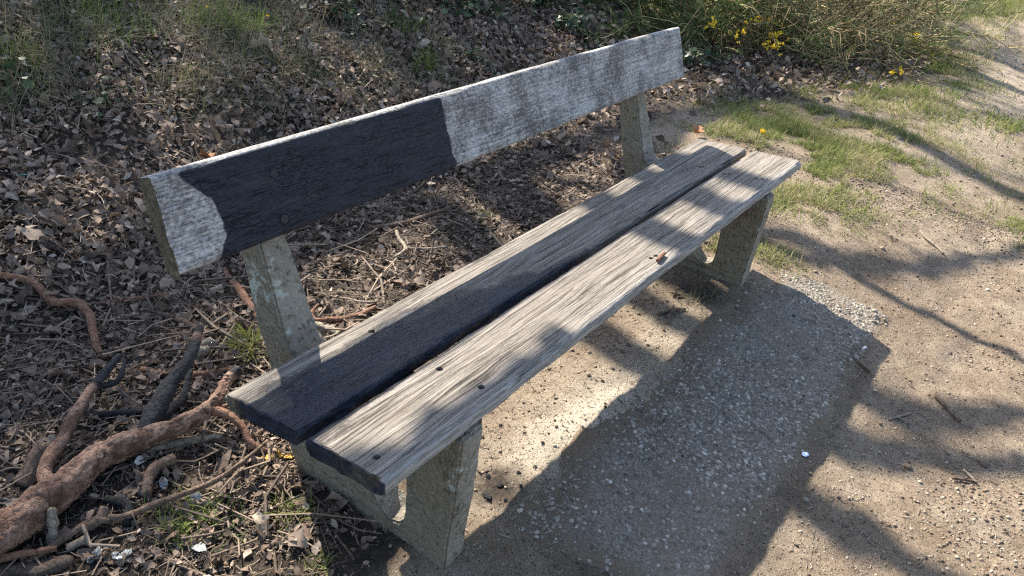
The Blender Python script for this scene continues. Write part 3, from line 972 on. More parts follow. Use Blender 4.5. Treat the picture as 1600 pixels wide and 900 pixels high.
# the little stick lying on the front plank
V, q_, t_, tt = tube([(1.078, .022, .4365), (1.10, .026, .437), (1.132, .030, .4365)], [.0055, .0065, .006], sides=9, bump=.15, seed=3)
o = link('stick', mesh_np('stick', V-V[0], [q_, t_], {'char': np.zeros(len(V))}, True), M['redtwig'], label='short reddish stick lying on the front seat plank', category='stick')
o.location = V[0]

# thin broken twigs tangled in the litter
tw = MB()
r = np.random.default_rng(909)
for i in range(210):
    if i < 120:
        x, y = r.uniform(-.45, .75), r.uniform(.42, 1.7)
    else:
        x, y = r.uniform(.6, 2.2), r.uniform(.75, 1.8)
    a = r.uniform(0, 6.28)
    L = r.uniform(.06, .26)
    P, px_, py_ = [], x, y
    for k in range(5):
        P.append((px_, py_, g(px_, py_)+.006+.012*r.random()+(.02*r.random() if k in (0, 4) else 0)))
        a += r.normal(0, .35)
        px_ += L/4*math.cos(a)
        py_ += L/4*math.sin(a)
    rd = r.uniform(.0014, .0042)
    tw.tube(P, np.linspace(rd, rd*.5, 5), sides=5, n=3, bump=.2, seed=i, a=r.random()*.75)
    if r.random() < .5:
        b0 = np.array(P[2])
        a2 = a+r.choice([-1, 1])*r.uniform(.5, 1.1)
        l2 = L*r.uniform(.2, .45)
        tw.tube([b0, b0+np.array([l2*.5*math.cos(a2), l2*.5*math.sin(a2), .012]), b0+np.array([l2*math.cos(a2), l2*math.sin(a2), .015])], [rd*.7, rd*.5, rd*.3], sides=4, smoothp=False, a=r.random()*.6)
tw.build('twig_litter', M['needle_litter'], None, True, kind='stuff', label='thin broken twigs tangled in the litter around the fallen branch', category='twigs')
# split wood pieces, lower left
def slab_piece(label, a, b, w, t, mat, seed, cat='wood chip'):
    a, b = np.array(a, float), np.array(b, float)
    d = b-a
    L = np.linalg.norm(d)
    d /= L
    s = np.cross(d, [0, 0, 1.])
    s /= np.linalg.norm(s)
    n = np.cross(s, d)
    m = 12
    V = []
    for i in range(m):
        f = i/(m-1)
        ww = w*(.5+.5*math.sin(math.pi*min(1, .25+f*.75))**.5)*(1+.25*float(vnoise(f*5, seed, 0, seed)))
        tt2 = t*(1+.4*float(vnoise(f*6, seed+3, 0, seed)))
        c = a+d*L*f+n*.004*float(vnoise(f*4, 9, 0, seed))
        for (u, v) in ((-.5, -.4), (-.15, -.5), (.5, -.35), (.45, .3), (.1, .55), (-.4, .4)):
            V.append(c+s*ww*u*(1+.2*float(vnoise(f*9+u, u*3, v, seed)))+n*tt2*v)
    V = np.array(V)
    idx = np.arange(m*6).reshape(m, 6)
    q = np.stack([idx[:-1], np.roll(idx[:-1], -1, 1), np.roll(idx[1:], -1, 1), idx[1:]], -1).reshape(-1, 4)
    me = mesh_np('wood_chip', V-V[0], [q, np.array([idx[0][::-1], idx[-1]])], None, False)
    bmx = bmesh.new(); bmx.from_mesh(me); bmesh.ops.recalc_face_normals(bmx, faces=bmx.faces); bmx.to_mesh(me); bmx.free()
    o = link('wood_chip', me, M[mat], label=label, category=cat)
    o.location = V[0]
slab_piece('brown split log end in the bottom left corner', (-.37, .715, .055), (-.255, .61, .055), .045, .022, 'bearer', 3)
slab_piece('upright splinter of pale wood below the thick branch', (-.248, .70, .05), (-.225, .715, .12), .022, .012, 'paletwig', 5)
slab_piece('flake of pale bark leaning on the branch at the left edge', (-.20, .90, .06), (-.13, .92, .13), .05, .012, 'twig', 7)
slab_piece('flat chip of pale wood left of the thick branch', (-.15, .88, .09), (-.10, .94, .12), .03, .014, 'paletwig', 9)
slab_piece('small splinter of wood lying by the twig at bottom left', (-.24, .66, .055), (-.20, .64, .06), .022, .012, 'paletwig', 11)
slab_piece('pale wood chip on the litter above the charred fork', (.36, 1.05, .075), (.385, 1.02, .09), .028, .022, 'paletwig', 13)
slab_piece('thin white splinter on the litter left of the backrest end', (.60, 1.55, .10), (.66, 1.49, .10), .010, .005, 'paletwig', 15)
slab_piece('wood chip between post and branch on sunlit litter', (.60, 1.29, .085), (.64, 1.29, .09), .022, .012, 'paletwig', 17)

# ------------------------------------------------------------------ stones, charcoal lumps, litter dropped by people
def lump(name, label, cat, x, y, r, mat, seed, flat=.6, sink=.25, group=None, ridge=.35):
    bm = bmesh.new()
    bmesh.ops.create_icosphere(bm, subdivisions=1 if mat == 'charcoal' else 2, radius=1)
    co = np.array([v.co[:] for v in bm.verts])
    f = 1+ridge*fbm(co[:, 0]*1.3+seed, co[:, 1]*1.3, co[:, 2]*1.3, seed, 3)
    co = co*f[:, None]*np.array([r, r*.78, r*flat])
    for v, c in zip(bm.verts, co):
        v.co = c
    me = bpy.data.meshes.new(name)
    bm.to_mesh(me)
    bm.free()
    at = me.attributes.new('rnd', 'FLOAT', 'POINT')
    at.data.foreach_set('value', np.full(len(me.vertices), random.random()*.5+.2, np.float32))
    for p_ in me.polygons:
        p_.use_smooth = mat != 'charcoal'
    o = link(name, me, M[mat], label=label, category=cat, group=group)
    o.location = (x, y, g(x, y)+r*flat*(1-2*sink)*.8)
    o.rotation_euler = (0, 0, seed*1.7)
    return o
lump('stone', 'small brown stone on the sunlit path right of the foil disc', 'stone', 1.378, -.684, .012, 'crumb', 1)
lump('stone', 'brown stone near the right edge of the path above crossing twigs', 'stone', 1.552, -.857, .015, 'crumb', 2)
lump('stone', 'pale stone at the edge of the bench shadow low on the path', 'stone', 1.02, -.50, .009, 'pebble', 3)
lump('stone', 'tan pebble on sunlit sand left of the near seat end', 'stone', .185, .695, .016, 'crumb', 4)
lump('stone', 'round tan pebble among dead leaves below the near seat end', 'stone', .115, .475, .013, 'crumb', 5)
lump('stone', 'brown pebble in shade just under the near seat end', 'stone', .185, .405, .013, 'crumb', 6)
lump('stone', 'grey stone beside the tip of the charred fork', 'stone', .415, 1.06, .026, 'pebble', 7, .9)
for i, (x, y, r) in enumerate([(.489, .089, .010), (.443, .093, .015), (.556, .079, .007), (.50, .13, .011), (.46, .05, .006), (.52, .05, .007), (.60, .06, .006)]):
    lump('charcoal_lump', 'black charcoal lump on the sand behind the near front leg', 'charcoal', x, y, r, 'charcoal', 20+i, .5, .35, 'charcoal lumps by the near front leg', .6)
for i, (x, y, r) in enumerate([(.982, -.125, .008), (.919, -.194, .010), (1.492, .019, .006), (.924, .044, .006), (1.86, -.18, .009), (1.02, -.16, .006), (.80, -.20, .007), (1.30, -.1, .006), (.70, -.1, .006)]):
    lump('charcoal_lump', 'small black charcoal bit on the shaded pebbly concrete', 'charcoal', x, y, r, 'charcoal', 40+i, .6, .2, 'charcoal bits on the concrete pad', .6)
stick('bundle of dark twig bits in the light under the seat', [(1.50, .165, .006), (1.56, .140, .010), (1.60, .11, .006)], [.005, .007, .004], 'twig', seed=61, extra=[([(1.49, .13, .006), (1.55, .135, .012), (1.59, .15, .006)], [.004, .005, .003])])

def flake(name, label, cat, x, y, r, mat, seed, lx=1.0, ly=.6, thick=.0012, crump=.25, lift=.006, rz=0.0, tilt=.3, group=None, nr=10):
    """small crumpled closed sheet"""
    n = 5
    V, F = [], []
    for side in (1, -1):
        for i in range(n):
            for j in range(nr):
                a = 2*math.pi*j/nr
                rr_ = (i+.001)/(n-1)*r*(1+.28*float(vnoise(math.cos(a)*1.7+seed, math.sin(a)*1.7, 0, seed)))
                X, Y = rr_*math.cos(a)*lx, rr_*math.sin(a)*ly
                Z = crump*r*float(fbm(X/r*1.6+seed, Y/r*1.6, 0, seed+2, 3))+side*thick/2
                V.append((X, Y, Z))
    k = n*nr
    for s in (0, 1):
        for i in range(n-1):
            for j in range(nr):
                a, b, c, d = s*k+i*nr+j, s*k+i*nr+(j+1) % nr, s*k+(i+1)*nr+(j+1) % nr, s*k+(i+1)*nr+j
                F.append((a, d, c, b) if s == 0 else (a, b, c, d))
    for j in range(nr):
        a, b = (n-1)*nr+j, (n-1)*nr+(j+1) % nr
        F.append((a, a+k, b+k, b))
    me = mesh_np(name, np.array(V), np.array(F), {'rnd': np.full(len(V), random.random())}, True)
    o = link(name, me, M[mat], label=label, category=cat, group=group)
    o.location = (x, y, g(x, y)+lift)
    o.rotation_euler = (tilt*math.cos(seed), tilt*math.sin(seed), rz)
    return o
flake('foil_disc', 'crushed bluish silver foil disc in the bench shadow on the path', 'foil', 1.201, -.442, .0125, 'foil', 3, 1, .8, .001, .16, .006, .4, .15)
flake('glass_shard', 'clear crumpled scrap among grass below the long thin twig', 'litter scrap', .004, .565, .017, 'glass', 5, 1.3, .7, .0012, .4, .014, 1.0, .8)
flake('glass_shard', 'long clear scrap standing at the bottom edge in the grass', 'litter scrap', -.078, .445, .022, 'glass', 7, 1.7, .6, .0012, .3, .022, 1.2, .6)
flake('glass_shard', 'clear crumpled scrap at the bottom left by the split log', 'litter scrap', -.180, .56, .020, 'glass', 9, 1.2, .9, .0012, .5, .012, .3, .5)
flake('glass_shard', 'small clear scrap beside the stubby brown stick', 'litter scrap', -.012, .660, .013, 'glass', 11, 1.0, .7, .0012, .4, .012, 1.3, .7)
flake('glass_shard', 'greyish clear scrap lying left of the one by the split log', 'litter scrap', -.215, .60, .015, 'glass', 12, 1.3, .6, .0012, .4, .010, .2, .4)
flake('paper_scrap', 'grey flat scrap under the pale stick below the thick branch', 'litter scrap', .005, .765, .016, 'paper', 13, 1.4, .7, .001, .2, .012, .3, .4)
flake('paper_scrap', 'tiny white scrap on the litter near the far left', 'litter scrap', -.07, .95, .006, 'paper', 14, 1.2, .6, .001, .2, .006, .3, .3)
flake('plastic_scrap', 'teal green plastic scrap among dead leaves at the far left', 'litter scrap', .497, 2.135, .014, 'teal', 15, 1.2, .8, .001, .3, .03, .2, .4)
def cylinder_thing(name, label, cat, x, y, L, r, mat, rz):
    bm = bmesh.new()
    bmesh.ops.create_cone(bm, cap_ends=True, segments=14, radius1=r, radius2=r*.93, depth=L, matrix=Matrix.Rotation(math.pi/2, 4, 'Y'))
    bmesh.ops.bevel(bm, geom=[e for e in bm.edges if e.calc_face_angle(0) > 1], offset=r*.2, segments=1, affect='EDGES')
    for v in bm.verts:
        v.co.z += .0006*math.sin(v.co.x*400); v.co.y += .0008*math.sin(v.co.x*250)
    me = bpy.data.meshes.new(name)
    bm.to_mesh(me)
    bm.free()
    o = link(name, me, M[mat], label=label, category=cat)
    o.location = (x, y, g(x, y)+r+.003)
    o.rotation_euler = (0, 0, rz)
cylinder_thing('cigarette_end', 'white cigarette end in the shade at the concrete pad corner', 'cigarette end', 1.893, -.424, .022, .004, 'paper', -.35)
cylinder_thing('cigarette_end', 'white cigarette end on the dark litter left of the charred fork', 'cigarette end', .197, 1.269, .03, .0042, 'paper', -.5)

# ------------------------------------------------------------------ leaf templates and litter
def leaf_tmpl(seed, ns=5, lobes=2.6, curl=.25, fold=.12, amp=.3):
    r = np.random.default_rng(seed)
    t = np.linspace(0, 1, ns)
    w = .30*np.sin(np.pi*np.clip(t*.94+.03, 0, 1)**.85)*(1+amp*np.sin(lobes*2*np.pi*t+r.uniform(0, 6)))
    w2 = w*(1+.25*r.uniform(-1, 1, ns))
    z = curl*(t-.5)**2*r.choice([-1, 1])+.10*np.sin(t*5+r.uniform(0, 6))
    tw = r.uniform(-.3, .3)*(t-.5)
    V = []
    for i in range(ns):
        V += [(t[i]-.5, -w[i], z[i]+fold*w[i]*2+tw[i]), (t[i]-.5, 0, z[i]), (t[i]-.5, w2[i], z[i]+fold*w2[i]*2-tw[i])]
    F = []
    for i in range(ns-1):
        for j in (0, 1):
            a = i*3+j
            F.append((a, a+1, a+4, a+3))
    return np.array(V), np.array(F)

def leaf_field(n, xr, yr, dens, tmpls, smin, smax, seed, lift=.02, tilt=.45, rb=(0, 1)):
    r = np.random.default_rng(seed)
    x = r.uniform(*xr, n*4)
    y = r.uniform(*yr, n*4)
    k = r.random(n*4) < dens(x, y)
    x, y = x[k][:n], y[k][:n]
    n = len(x)
    N = Gn(x, y)
    A = align(N)
    Mx = A @ rotm(r.normal(0, tilt, n), r.normal(0, tilt, n), r.uniform(0, 6.28, n))
    s = smin+(smax-smin)*r.random(n)**1.5
    pos = np.stack([x, y, G(x, y)], -1)+N*(r.random(n)*lift+.004)[:, None]
    rv = rb[0]+(rb[1]-rb[0])*np.clip(r.normal(.5, .24, n), 0, 1)
    out = []
    sel = r.integers(0, len(tmpls), n)
    for i, T in enumerate(tmpls):
        m = sel == i
        if m.sum() == 0:
            continue
        sc = np.stack([s[m], s[m]*r.uniform(.7, 1.25, m.sum()), s[m]*r.uniform(.4, 1.3, m.sum())], -1)
        V, Fc, ii = scatter(T, pos[m], Mx[m], sc)
        out.append((V, Fc, rv[m][ii]))
    return out

def build_field(name, parts, mat, smooth=False, **props):
    V, Fq, A, o = [], [], [], 0
    for v, f, a in parts:
        V.append(v); Fq.append(f+o); A.append(a); o += len(v)
    me = mesh_np(name, np.vstack(V), np.vstack(Fq), {'rnd': np.concatenate(A)}, smooth)
    return link(name, me, mat, **props)

LT = [leaf_tmpl(i, 6, 2.2+.3*(i % 4), .2+.12*(i % 3), .1+.12*(i % 4), .22+.05*(i % 3)) for i in range(8)]
LS = [leaf_tmpl(40+i, 4, 1.2, .3, .2, .1) for i in range(5)]
BARE = [(.75, 2.15, .15), (1.6, 1.85, .16), (2.7, 2.0, .14), (3.2, 1.9, .18), (.95, 2.75, .14), (.1, 1.9, .2), (1.35, 2.2, .22), (2.15, 2.15, .20), (.25, 1.5, .22), (1.9, 2.35, .15)]
def dens_bank(x, y):
    d = sstep(1.2, 1.9, y+.25*fbm(x*1.2, y*1.2, 0, 51, 2))*(.55+.45*sstep(-.5, .3, fbm(x*2.2, y*2.2, 0, 52, 2)))
    for bx, by, br_ in BARE:
        d = d*(1-.8*np.exp(-((x-bx)**2+(y-by)**2)/br_**2))
    return d*litter_mask(x, y)
def dens_flat(x, y):
    return litter_mask(x, y)*(1-.75*sstep(1.3, 1.9, y))*sstep(.10, .5, y)*(.45+.55*sstep(-.4, .4, fbm(x*3, y*3, 0, 57, 2)))
def dens_right(x, y):
    return litter_mask(x, y)*(.6+.4*sstep(-.4, .4, fbm(x*2, y*2, 0, 53, 2)))
parts = []
parts += leaf_field(21000, (-.9, 4.2), (1.1, 3.7), dens_bank, LT, .018, .056, 1, .026, .42)
parts += leaf_field(900, (-.9, 4.2), (1.1, 3.6), dens_bank, LT, .045, .075, 7, .030, .26, (.15, .8))
parts += leaf_field(26000, (-.9, 4.2), (1.1, 3.7), dens_bank, LS, .008, .036, 2, .028, .55)
parts += leaf_field(2600, (-.8, 3.2), (.15, 1.7), dens_flat, LT, .022, .055, 3, .012, .35, (0, .8))
parts += leaf_field(13000, (-.8, 3.4), (.12, 1.8), dens_flat, LS, .008, .028, 4, .012, .5, (0, .95))
parts += leaf_field(22000, (2.6, 9.5), (.3, 5.0), dens_right, LS, .022, .075, 5, .035, .65, (0, 1))
parts += leaf_field(7000, (-4, 4.2), (3.9, 8.0), dens_right, LS, .04, .09, 6, .03, .5)
build_field('leaf_litter', parts, M['leaf'], True, kind='stuff', label='brown dead oak leaves covering the bank behind the bench', category='leaf litter')

# thin needles, slivers of bark and twig bits on the trodden litter
def sliver(seed, bend=.15):
    V = np.array([(-.5, 0, 0), (-.5, .03, .03), (-.5, -.03, .03), (0, bend, .0), (0, bend+.03, .035), (0, bend-.03, .035), (.5, 0, 0), (.5, .025, .025), (.5, -.025, .025)], float)
    F = []
    for i in (0, 3):
        for j in range(3):
            F.append((i+j, i+(j+1) % 3, i+3+(j+1) % 3, i+3+j))
    return V, np.array(F)
SL = [sliver(0, .0), sliver(1, .12), sliver(2, -.2)]
def sliver_field(n, xr, yr, dens, lmin, lmax, seed, wid=1.0, tilt=.18, lift=.012, rb=(0, 1)):
    r = np.random.default_rng(seed)
    x = r.uniform(*xr, n*5); y = r.uniform(*yr, n*5)
    k = r.random(n*5) < dens(x, y)
    x, y = x[k][:n], y[k][:n]
    n = len(x)
    N = Gn(x, y)
    Mx = align(N) @ rotm(r.normal(0, tilt, n), r.normal(0, tilt, n), r.uniform(0, 6.28, n))
    L = lmin+(lmax-lmin)*r.random(n)**2
    pos = np.stack([x, y, G(x, y)], -1)+N*(r.random(n)**2*lift+.001)[:, None]
    th = r.uniform(.02, .05, n)*wid
    rv = rb[0]+(rb[1]-rb[0])*r.random(n)
    out = []
    sel = r.integers(0, 3, n)
    for i, T in enumerate(SL):
        m = sel == i
        sc = np.stack([L[m], np.where(True, L[m]*.7, 0), th[m]], -1)
        sc[:, 1] = th[m]
        TV = T[0].copy()
        V, Fc, ii = scatter((TV, T[1]), pos[m], Mx[m], sc)
        out.append((V, Fc, rv[m][ii]))
    return out
sp_ = []
sp_ += sliver_field(34000, (-.8, 3.2), (.12, 1.9), dens_flat, .010, .06, 21, .85, .15, .010, (0, .85))
sp_ += sliver_field(2600, (-.8, 3.2), (.15, 2.0), dens_flat, .05, .16, 22, 1.5, .12, .02, (0, .8))
sp_ += sliver_field(12000, (-.9, 4.2), (1.4, 3.4), dens_bank, .03, .12, 23, 1.3, .3, .03, (.2, 1))
sp_ += sliver_field(5200, (.2, 4.5), (-1.4, .35), lambda x, y: np.full_like(x, .5)*(.35+.65*sstep(0, .5, fbm(x*2, y*2, 0, 66, 3))), .006, .028, 24, .8, .05, .002)
sp_ += sliver_field(260, (-.5, 1.6), (.3, 1.8), dens_flat, .10, .34, 25, 3.2, .06, .03, (0, .7))
build_field('needle_litter', sp_, M['needle_litter'], kind='stuff', label='fine dry needles, bark slivers and twig bits strewn on the ground', category='litter')

# crumbs of soil and small stones
def ico_tmpl():
    bm = bmesh.new()
    bmesh.ops.create_icosphere(bm, subdivisions=1, radius=1)
    V = np.array([v.co[:] for v in bm.verts]); F = np.array([[v.index for v in f.verts] for f in bm.faces])
    bm.free()
    V = V*(1+.22*np.random.default_rng(3).uniform(-1, 1, (len(V), 1)))
    return V, F
ICO = ico_tmpl()
def grit(n, xr, yr, dens, r0, r1, seed, sink=.4, rb=(0, 1), zoff=0.0, pw=3, base=G):
    r = np.random.default_rng(seed)
    x = r.uniform(*xr, n*6); y = r.uniform(*yr, n*6)
    k = r.random(n*6) < dens(x, y)
    x, y = x[k][:n], y[k][:n]
    n = len(x)
    s = r0+(r1-r0)*r.random(n)**pw
    sc = np.stack([s*r.uniform(.8, 1.4, n), s*r.uniform(.7, 1.1, n), s*r.uniform(.45, .8, n)], -1)
    pos = np.stack([x, y, base(x, y)+zoff+sc[:, 2]*(1-2*sink)], -1)
    V, Fc, ii = scatter(ICO, pos, rotm(r.normal(0, .3, n), r.normal(0, .3, n), r.uniform(0, 6.28, n)), sc)
    return V, Fc, (rb[0]+(rb[1]-rb[0])*r.random(n))[ii]
pad_d = lambda x, y: sstep(-.02, .04, np.minimum.reduce([(x-.42)*.6, 2.19-x, y+.42, (.0-y)*.6]))*(.15+.85*sstep(-.4, .4, fbm(x*4, y*4, 0, 71, 3)))
rim_d = lambda x, y: np.exp(-((y+.40)/.022)**2)*(x > .45)*(x < 2.2)*sstep(-.4, .5, fbm(x*5, y*5, 0, 73, 2))
path_d = lambda x, y: (1-.85*sstep(-.12, -.02, y)*(x < 1.9))*(1-litter_mask(x, y))*(.15+.85*sstep(-.1, .6, fbm(x*2.3, y*2.3, 0, 75, 3)))
build_field('pad_pebbles', [grit(13000, (.3, 2.25), (-.46, .08), pad_d, .0014, .0095, 31, .74, (.0, .95), 0, 3, lambda x, y: np.maximum(pad_z(x, y), G(x, y))), grit(360, (.45, 2.25), (-.47, 0), rim_d, .004, .013, 32, .5, (.1, .9), 0, 3, lambda x, y: np.maximum(pad_z(x, y), G(x, y)))],
            M['pebble'], True, kind='stuff', label='small pebbles set in the worn concrete pad before the bench', category='pebbles')
build_field('soil_crumbs', [grit(22000, (.1, 3.6), (-1.4, .5), path_d, .001, .006, 33, .3), grit(4500, (2.2, 8), (-1.5, 1.0), path_d, .002, .010, 34, .3),
                            grit(3000, (-.6, 2.6), (.1, 1.4), lambda x, y: np.full_like(x, .6), .002, .008, 35, .3, (0, .7))],
            M['crumb'], True, kind='stuff', label='crumbs of soil and grit on the sandy path', category='grit')

# ------------------------------------------------------------------ grass
def blade(bend):
    t = np.array([0, .35, .7, 1.0])
    w = np.array([.5, .42, .28, .0])
    x = bend*t**2
    z = t*(1-.25*abs(bend)*t)
    V = []
    for i in range(3):
        V += [(x[i], -w[i], z[i]), (x[i], w[i], z[i])]
    V.append((x[3], 0, z[3]))
    return np.array(V), np.array([(0, 1, 3, 2), (2, 3, 5, 4), (4, 5, 6, 6)])
BL = [blade(b) for b in (.15, .45, .8)]
def grass_field(n, cen, lmin, lmax, wid, seed, lean=.5, rb=(0, 1), down=0.0, thr=-.25):
    """cen: (x, y, radius, weight)"""
    r = np.random.default_rng(seed)
    cen = np.array(cen, float)
    w = cen[:, 3]*cen[:, 2]**2
    c = r.choice(len(cen), n, p=w/w.sum())
    x = cen[c, 0]+r.normal(0, 1, n)*cen[c, 2]*.6
    y = cen[c, 1]+r.normal(0, 1, n)*cen[c, 2]*.6
    k = fbm(x*5, y*5, 0, seed+5, 4)+.55*vnoise(x*23, y*23, 0, seed+6) > thr
    x, y = x[k], y[k]
    n = len(x)
    L = lmin+(lmax-lmin)*r.random(n)**1.5
    Mx = rotm(np.zeros(n), np.abs(r.normal(0, lean, n)), r.uniform(0, 6.28, n))
    if down:
        Mx = np.einsum('ij,njk->nik', rotm(np.array([down]), np.array([0.]), np.array([0.]))[0], Mx)
    pos = np.stack([x, y, G(x, y)-.003], -1)
    rv = np.clip(rb[0]+(rb[1]-rb[0])*(r.random(n)*.75+.25*sstep(-.5, .5, fbm(x*4, y*4, 0, seed+9, 2))), 0, 1)
    out = []
    sel = r.integers(0, 3, n)
    for i, (TV, TF) in enumerate(BL):
        m = sel == i
        sc = np.stack([L[m], r.uniform(.6, 1.3, m.sum())*wid, L[m]], -1)
        V, Fc, ii = scatter((TV, TF), pos[m], Mx[m], sc)
        out.append((V, Fc, rv[m][ii]))
    return out
def tri_fix(parts):
    return parts
def build_grass(name, parts, mat, parent=None, **props):
    V, Q, T, A, o = [], [], [], [], 0
    for v, f, a in parts:
        tri = f[:, 2] == f[:, 3]
        V.append(v); A.append(a)
        Q.append(f[~tri]+o); T.append(f[tri][:, :3]+o)
        o += len(v)
    V = np.vstack(V)
    if parent is not None:
        V = V-np.array(parent.location)
    me = mesh_np(name, V, [np.vstack(Q), np.vstack(T)], {'rnd': np.concatenate(A)}, False)
    return link(name, me, mat, parent, **props)

parts = grass_field(80000, [(a, b, r*1.3, w) for a, b, r, w in sward], .018, .075, .0030, 101, .75, (.28, 1.1), thr=-.02)
parts += grass_field(120000, [(a, b+(.18 if a > 5.9 and b > -.3 else 0), r*1.0, w) for a, b, r, w in verge], .03, .10, .0055, 102, .7, (.25, 1.0), thr=-.3)
parts += grass_field(9000, edge_, .02, .06, .0026, 103, .7, (.1, .9))
build_grass('grass', parts, M['grass'], kind='stuff', label='short patchy green grass beyond the far bench end and along the path', category='grass')
bank_t = [(1.86, 2.76, .22, 1), (2.02, 2.64, .2, 1), (1.97, 2.46, .16, .8), (1.46, 2.44, .16, .8), (2.92, 2.40, .12, 1), (2.78, 2.24, .12, 1), (1.69, 2.65, .18, .9), (1.25, 2.55, .18, .6), (.79, 2.62, .16, .8), (1.35, 2.5, .14, .7), (1.3, 2.95, .3, .7), (2.3, 2.85, .2, .6), (2.05, 2.14, .1, .5), (.55, 2.75, .2, .6), (2.45, 2.55, .2, .4)]
bank_t = [(a, b, r*1.35, w) for a, b, r, w in bank_t]+[(.4, 2.95, .3, .5), (1.7, 3.0, .35, .8), (2.7, 2.7, .3, .5), (2.5, 2.35, .15, .5), (2.35, 2.2, .14, .6), (1.55, 2.2, .12, .5), (1.0, 2.75, .3, .6)]
parts = grass_field(17000, bank_t, .05, .19, .0026, 104, .75, (0, 1), .5)
build_grass('bank_grass', parts, M['drygrass'], kind='stuff', label='tufts of long half-dry grass hanging on the leafy bank', category='grass')
parts = grass_field(6000, [(1.95, 2.68, .14, 1), (2.75, 2.27, .09, 1), (1.75, 2.75, .1, .7), (1.40, 2.46, .06, .6), (6.1, 2.6, .35, .25), (5.4, 2.45, .3, .25), (.75, 2.7, .14, .5), (1.3, 2.9, .2, .4), (2.9, 2.45, .12, .8)], .06, .17, .0038, 105, .55, (.0, .6), .3)
build_grass('bank_grass', parts, M['grass'], kind='stuff', label='fresh green grass blades growing among the dead leaves of the bank', category='grass')

def tuft(label, x, y, r, n, lmin, lmax, seed, mat='grass', rb=(.2, .8), wid=.0028, lean=.6):
    o = thing('grass_tuft', label, 'grass tuft', (x, y, g(x, y)))
    build_grass('blades', grass_field(n, [(x, y, r, 1)], lmin, lmax, wid, seed, lean, rb), M[mat], o, kind='stuff')
tuft('green grass tuft below the long thin twig at the lower left', -.04, .545, .055, 260, .02, .065, 201)
tuft('wide-bladed green grass tuft at the bottom left of centre', -.01, .49, .055, 200, .02, .06, 202, rb=(.1, .7))
tuft('sunlit grass tuft left of the near seat shadow', .115, .395, .04, 150, .02, .055, 203, rb=(.3, .8))
tuft('small grass tuft at the bottom edge under the near seat end', .05, .235, .035, 110, .015, .045, 204, rb=(.3, 1))
tuft('sunlit grass tuft growing just beyond the far front leg', 2.22, .03, .11, 520, .025, .07, 205, rb=(.3, 1))
tuft('grass tuft showing between the legs of the far support', 2.14, .22, .10, 420, .025, .07, 206, rb=(.3, 1))
tuft('small green sprout beside the charred fork', .335, .985, .025, 60, .015, .04, 207, rb=(.3, .7))
tuft('tiny green sprout on sunlit litter left of the near rear post', .66, 1.33, .02, 50, .01, .03, 208, rb=(.3, .7))
tuft('dry mossy grass patch behind the near half of the seat', .98, .92, .13, 600, .008, .03, 209, 'drygrass', (.1, .8), .002, .9)
tuft('small green weed on the litter behind the seat middle', 1.72, 1.05, .04, 110, .015, .045, 210, rb=(0, .6))
tuft('dry grass trampled in the shade by the far support', 1.72, .13, .12, 500, .015, .05, 211, 'drygrass', (.1, .9), .002, 1.0)

# pine sprig by the near post
def needle_spray(mb, P, d, n, L, r, spread=.6, w=.0012):
    d = np.array(d, float)/np.linalg.norm(d)
    for i in range(n):
        v = d+r.normal(0, spread, 3)
        v[2] += .25
        v /= np.linalg.norm(v)
        l = L*r.uniform(.6, 1.1)
        s = np.cross(v, r.normal(0, 1, 3))
        s = s/np.linalg.norm(s)*w
        b = np.array(P)+r.normal(0, .006, 3)
        mid = b+v*l*.55+np.array([0, 0, -.004])
        e = b+v*l+np.array([0, 0, -.015])
        mb.add([b-s, b+s, mid+s, mid-s, e], [(0, 1, 2, 3)], [(3, 2, 4)], r.random())
r_ = np.random.default_rng(5)
sp = thing('pine_sprig', 'yellow-green pine sprig at the foot of the near rear post', 'pine sprig', (.49, .95, g(.49, .95)))
mb = MB()
for (x, y, h, dx, dy) in ((.485, .985, .05, -.3, .4), (.50, .96, .04, .2, .1), (.47, .95, .03, -.4, -.2), (.46, .99, .02, -.6, .2), (.50, .90, .015, .2, -.5), (.45, .93, .015, -.4, 0)):
    needle_spray(mb, (x, y, g(x, y)+h), (dx, dy, .7), 30, .07, r_)
mb.build('needles', M['sprig'], sp, False, kind='stuff')
limb('sprig_twig', [(.56, .86, g(.56, .86)+.012), (.515, .92, g(.5, .9)+.02), (.487, .985, g(.48, .98)+.045)], [.004, .004, .0025], M['twig'], sp, None, 7, .1, .002, 4)

# larger single leaves and a yellow fungus
def big_leaf(label, x, y, s, mat, seed, tilt=(.3, .2), rz=0.0, lift=.015):
    TV, TF = leaf_tmpl(seed, 12, 3.2, .5, .35, .35)
    Vt = np.vstack([TV*s, TV*s-[0, 0, .0008]])
    k = len(TV)
    Fa = np.vstack([TF, TF[:, ::-1]+k])
    me = mesh_np('dead_leaf', Vt, Fa, {'rnd': np.full(2*k, .5)}, True)
    o = link('dead_leaf', me, M[mat], label=label, category='leaf')
    o.location = (x, y, g(x, y)+lift)
    o.rotation_euler = (*tilt, rz)
big_leaf('large pale curled dead leaf in the sun at the bottom left of centre', .035, .40, .062, 'paleleaf', 3, (.5, -.3), 1.2, .02)
big_leaf('large tan dead leaf leaning upright on the bank near the top left', 1.86, 2.50, .13, 'paleleaf', 5, (1.0, .2), 1.9, .06)
big_leaf('brown dead leaf lying on the bank above the backrest end', 1.12, 1.98, .10, 'orangeleaf', 6, (.5, .1), 1.5, .03)
big_leaf('orange dead leaf beside the far seat end in the grass', 3.42, .88, .10, 'orangeleaf', 7, (.3, .1), .3, .03)
big_leaf('pale dead leaf on sunlit grit left of the curled leaf', .09, .435, .03, 'paleleaf', 9, (.4, .3), .2, .01)
fz = thing('yellow_fungus', 'yellow fungus clump on the ground under the near seat corner', 'fungus', (.205, .56, g(.205, .56)))
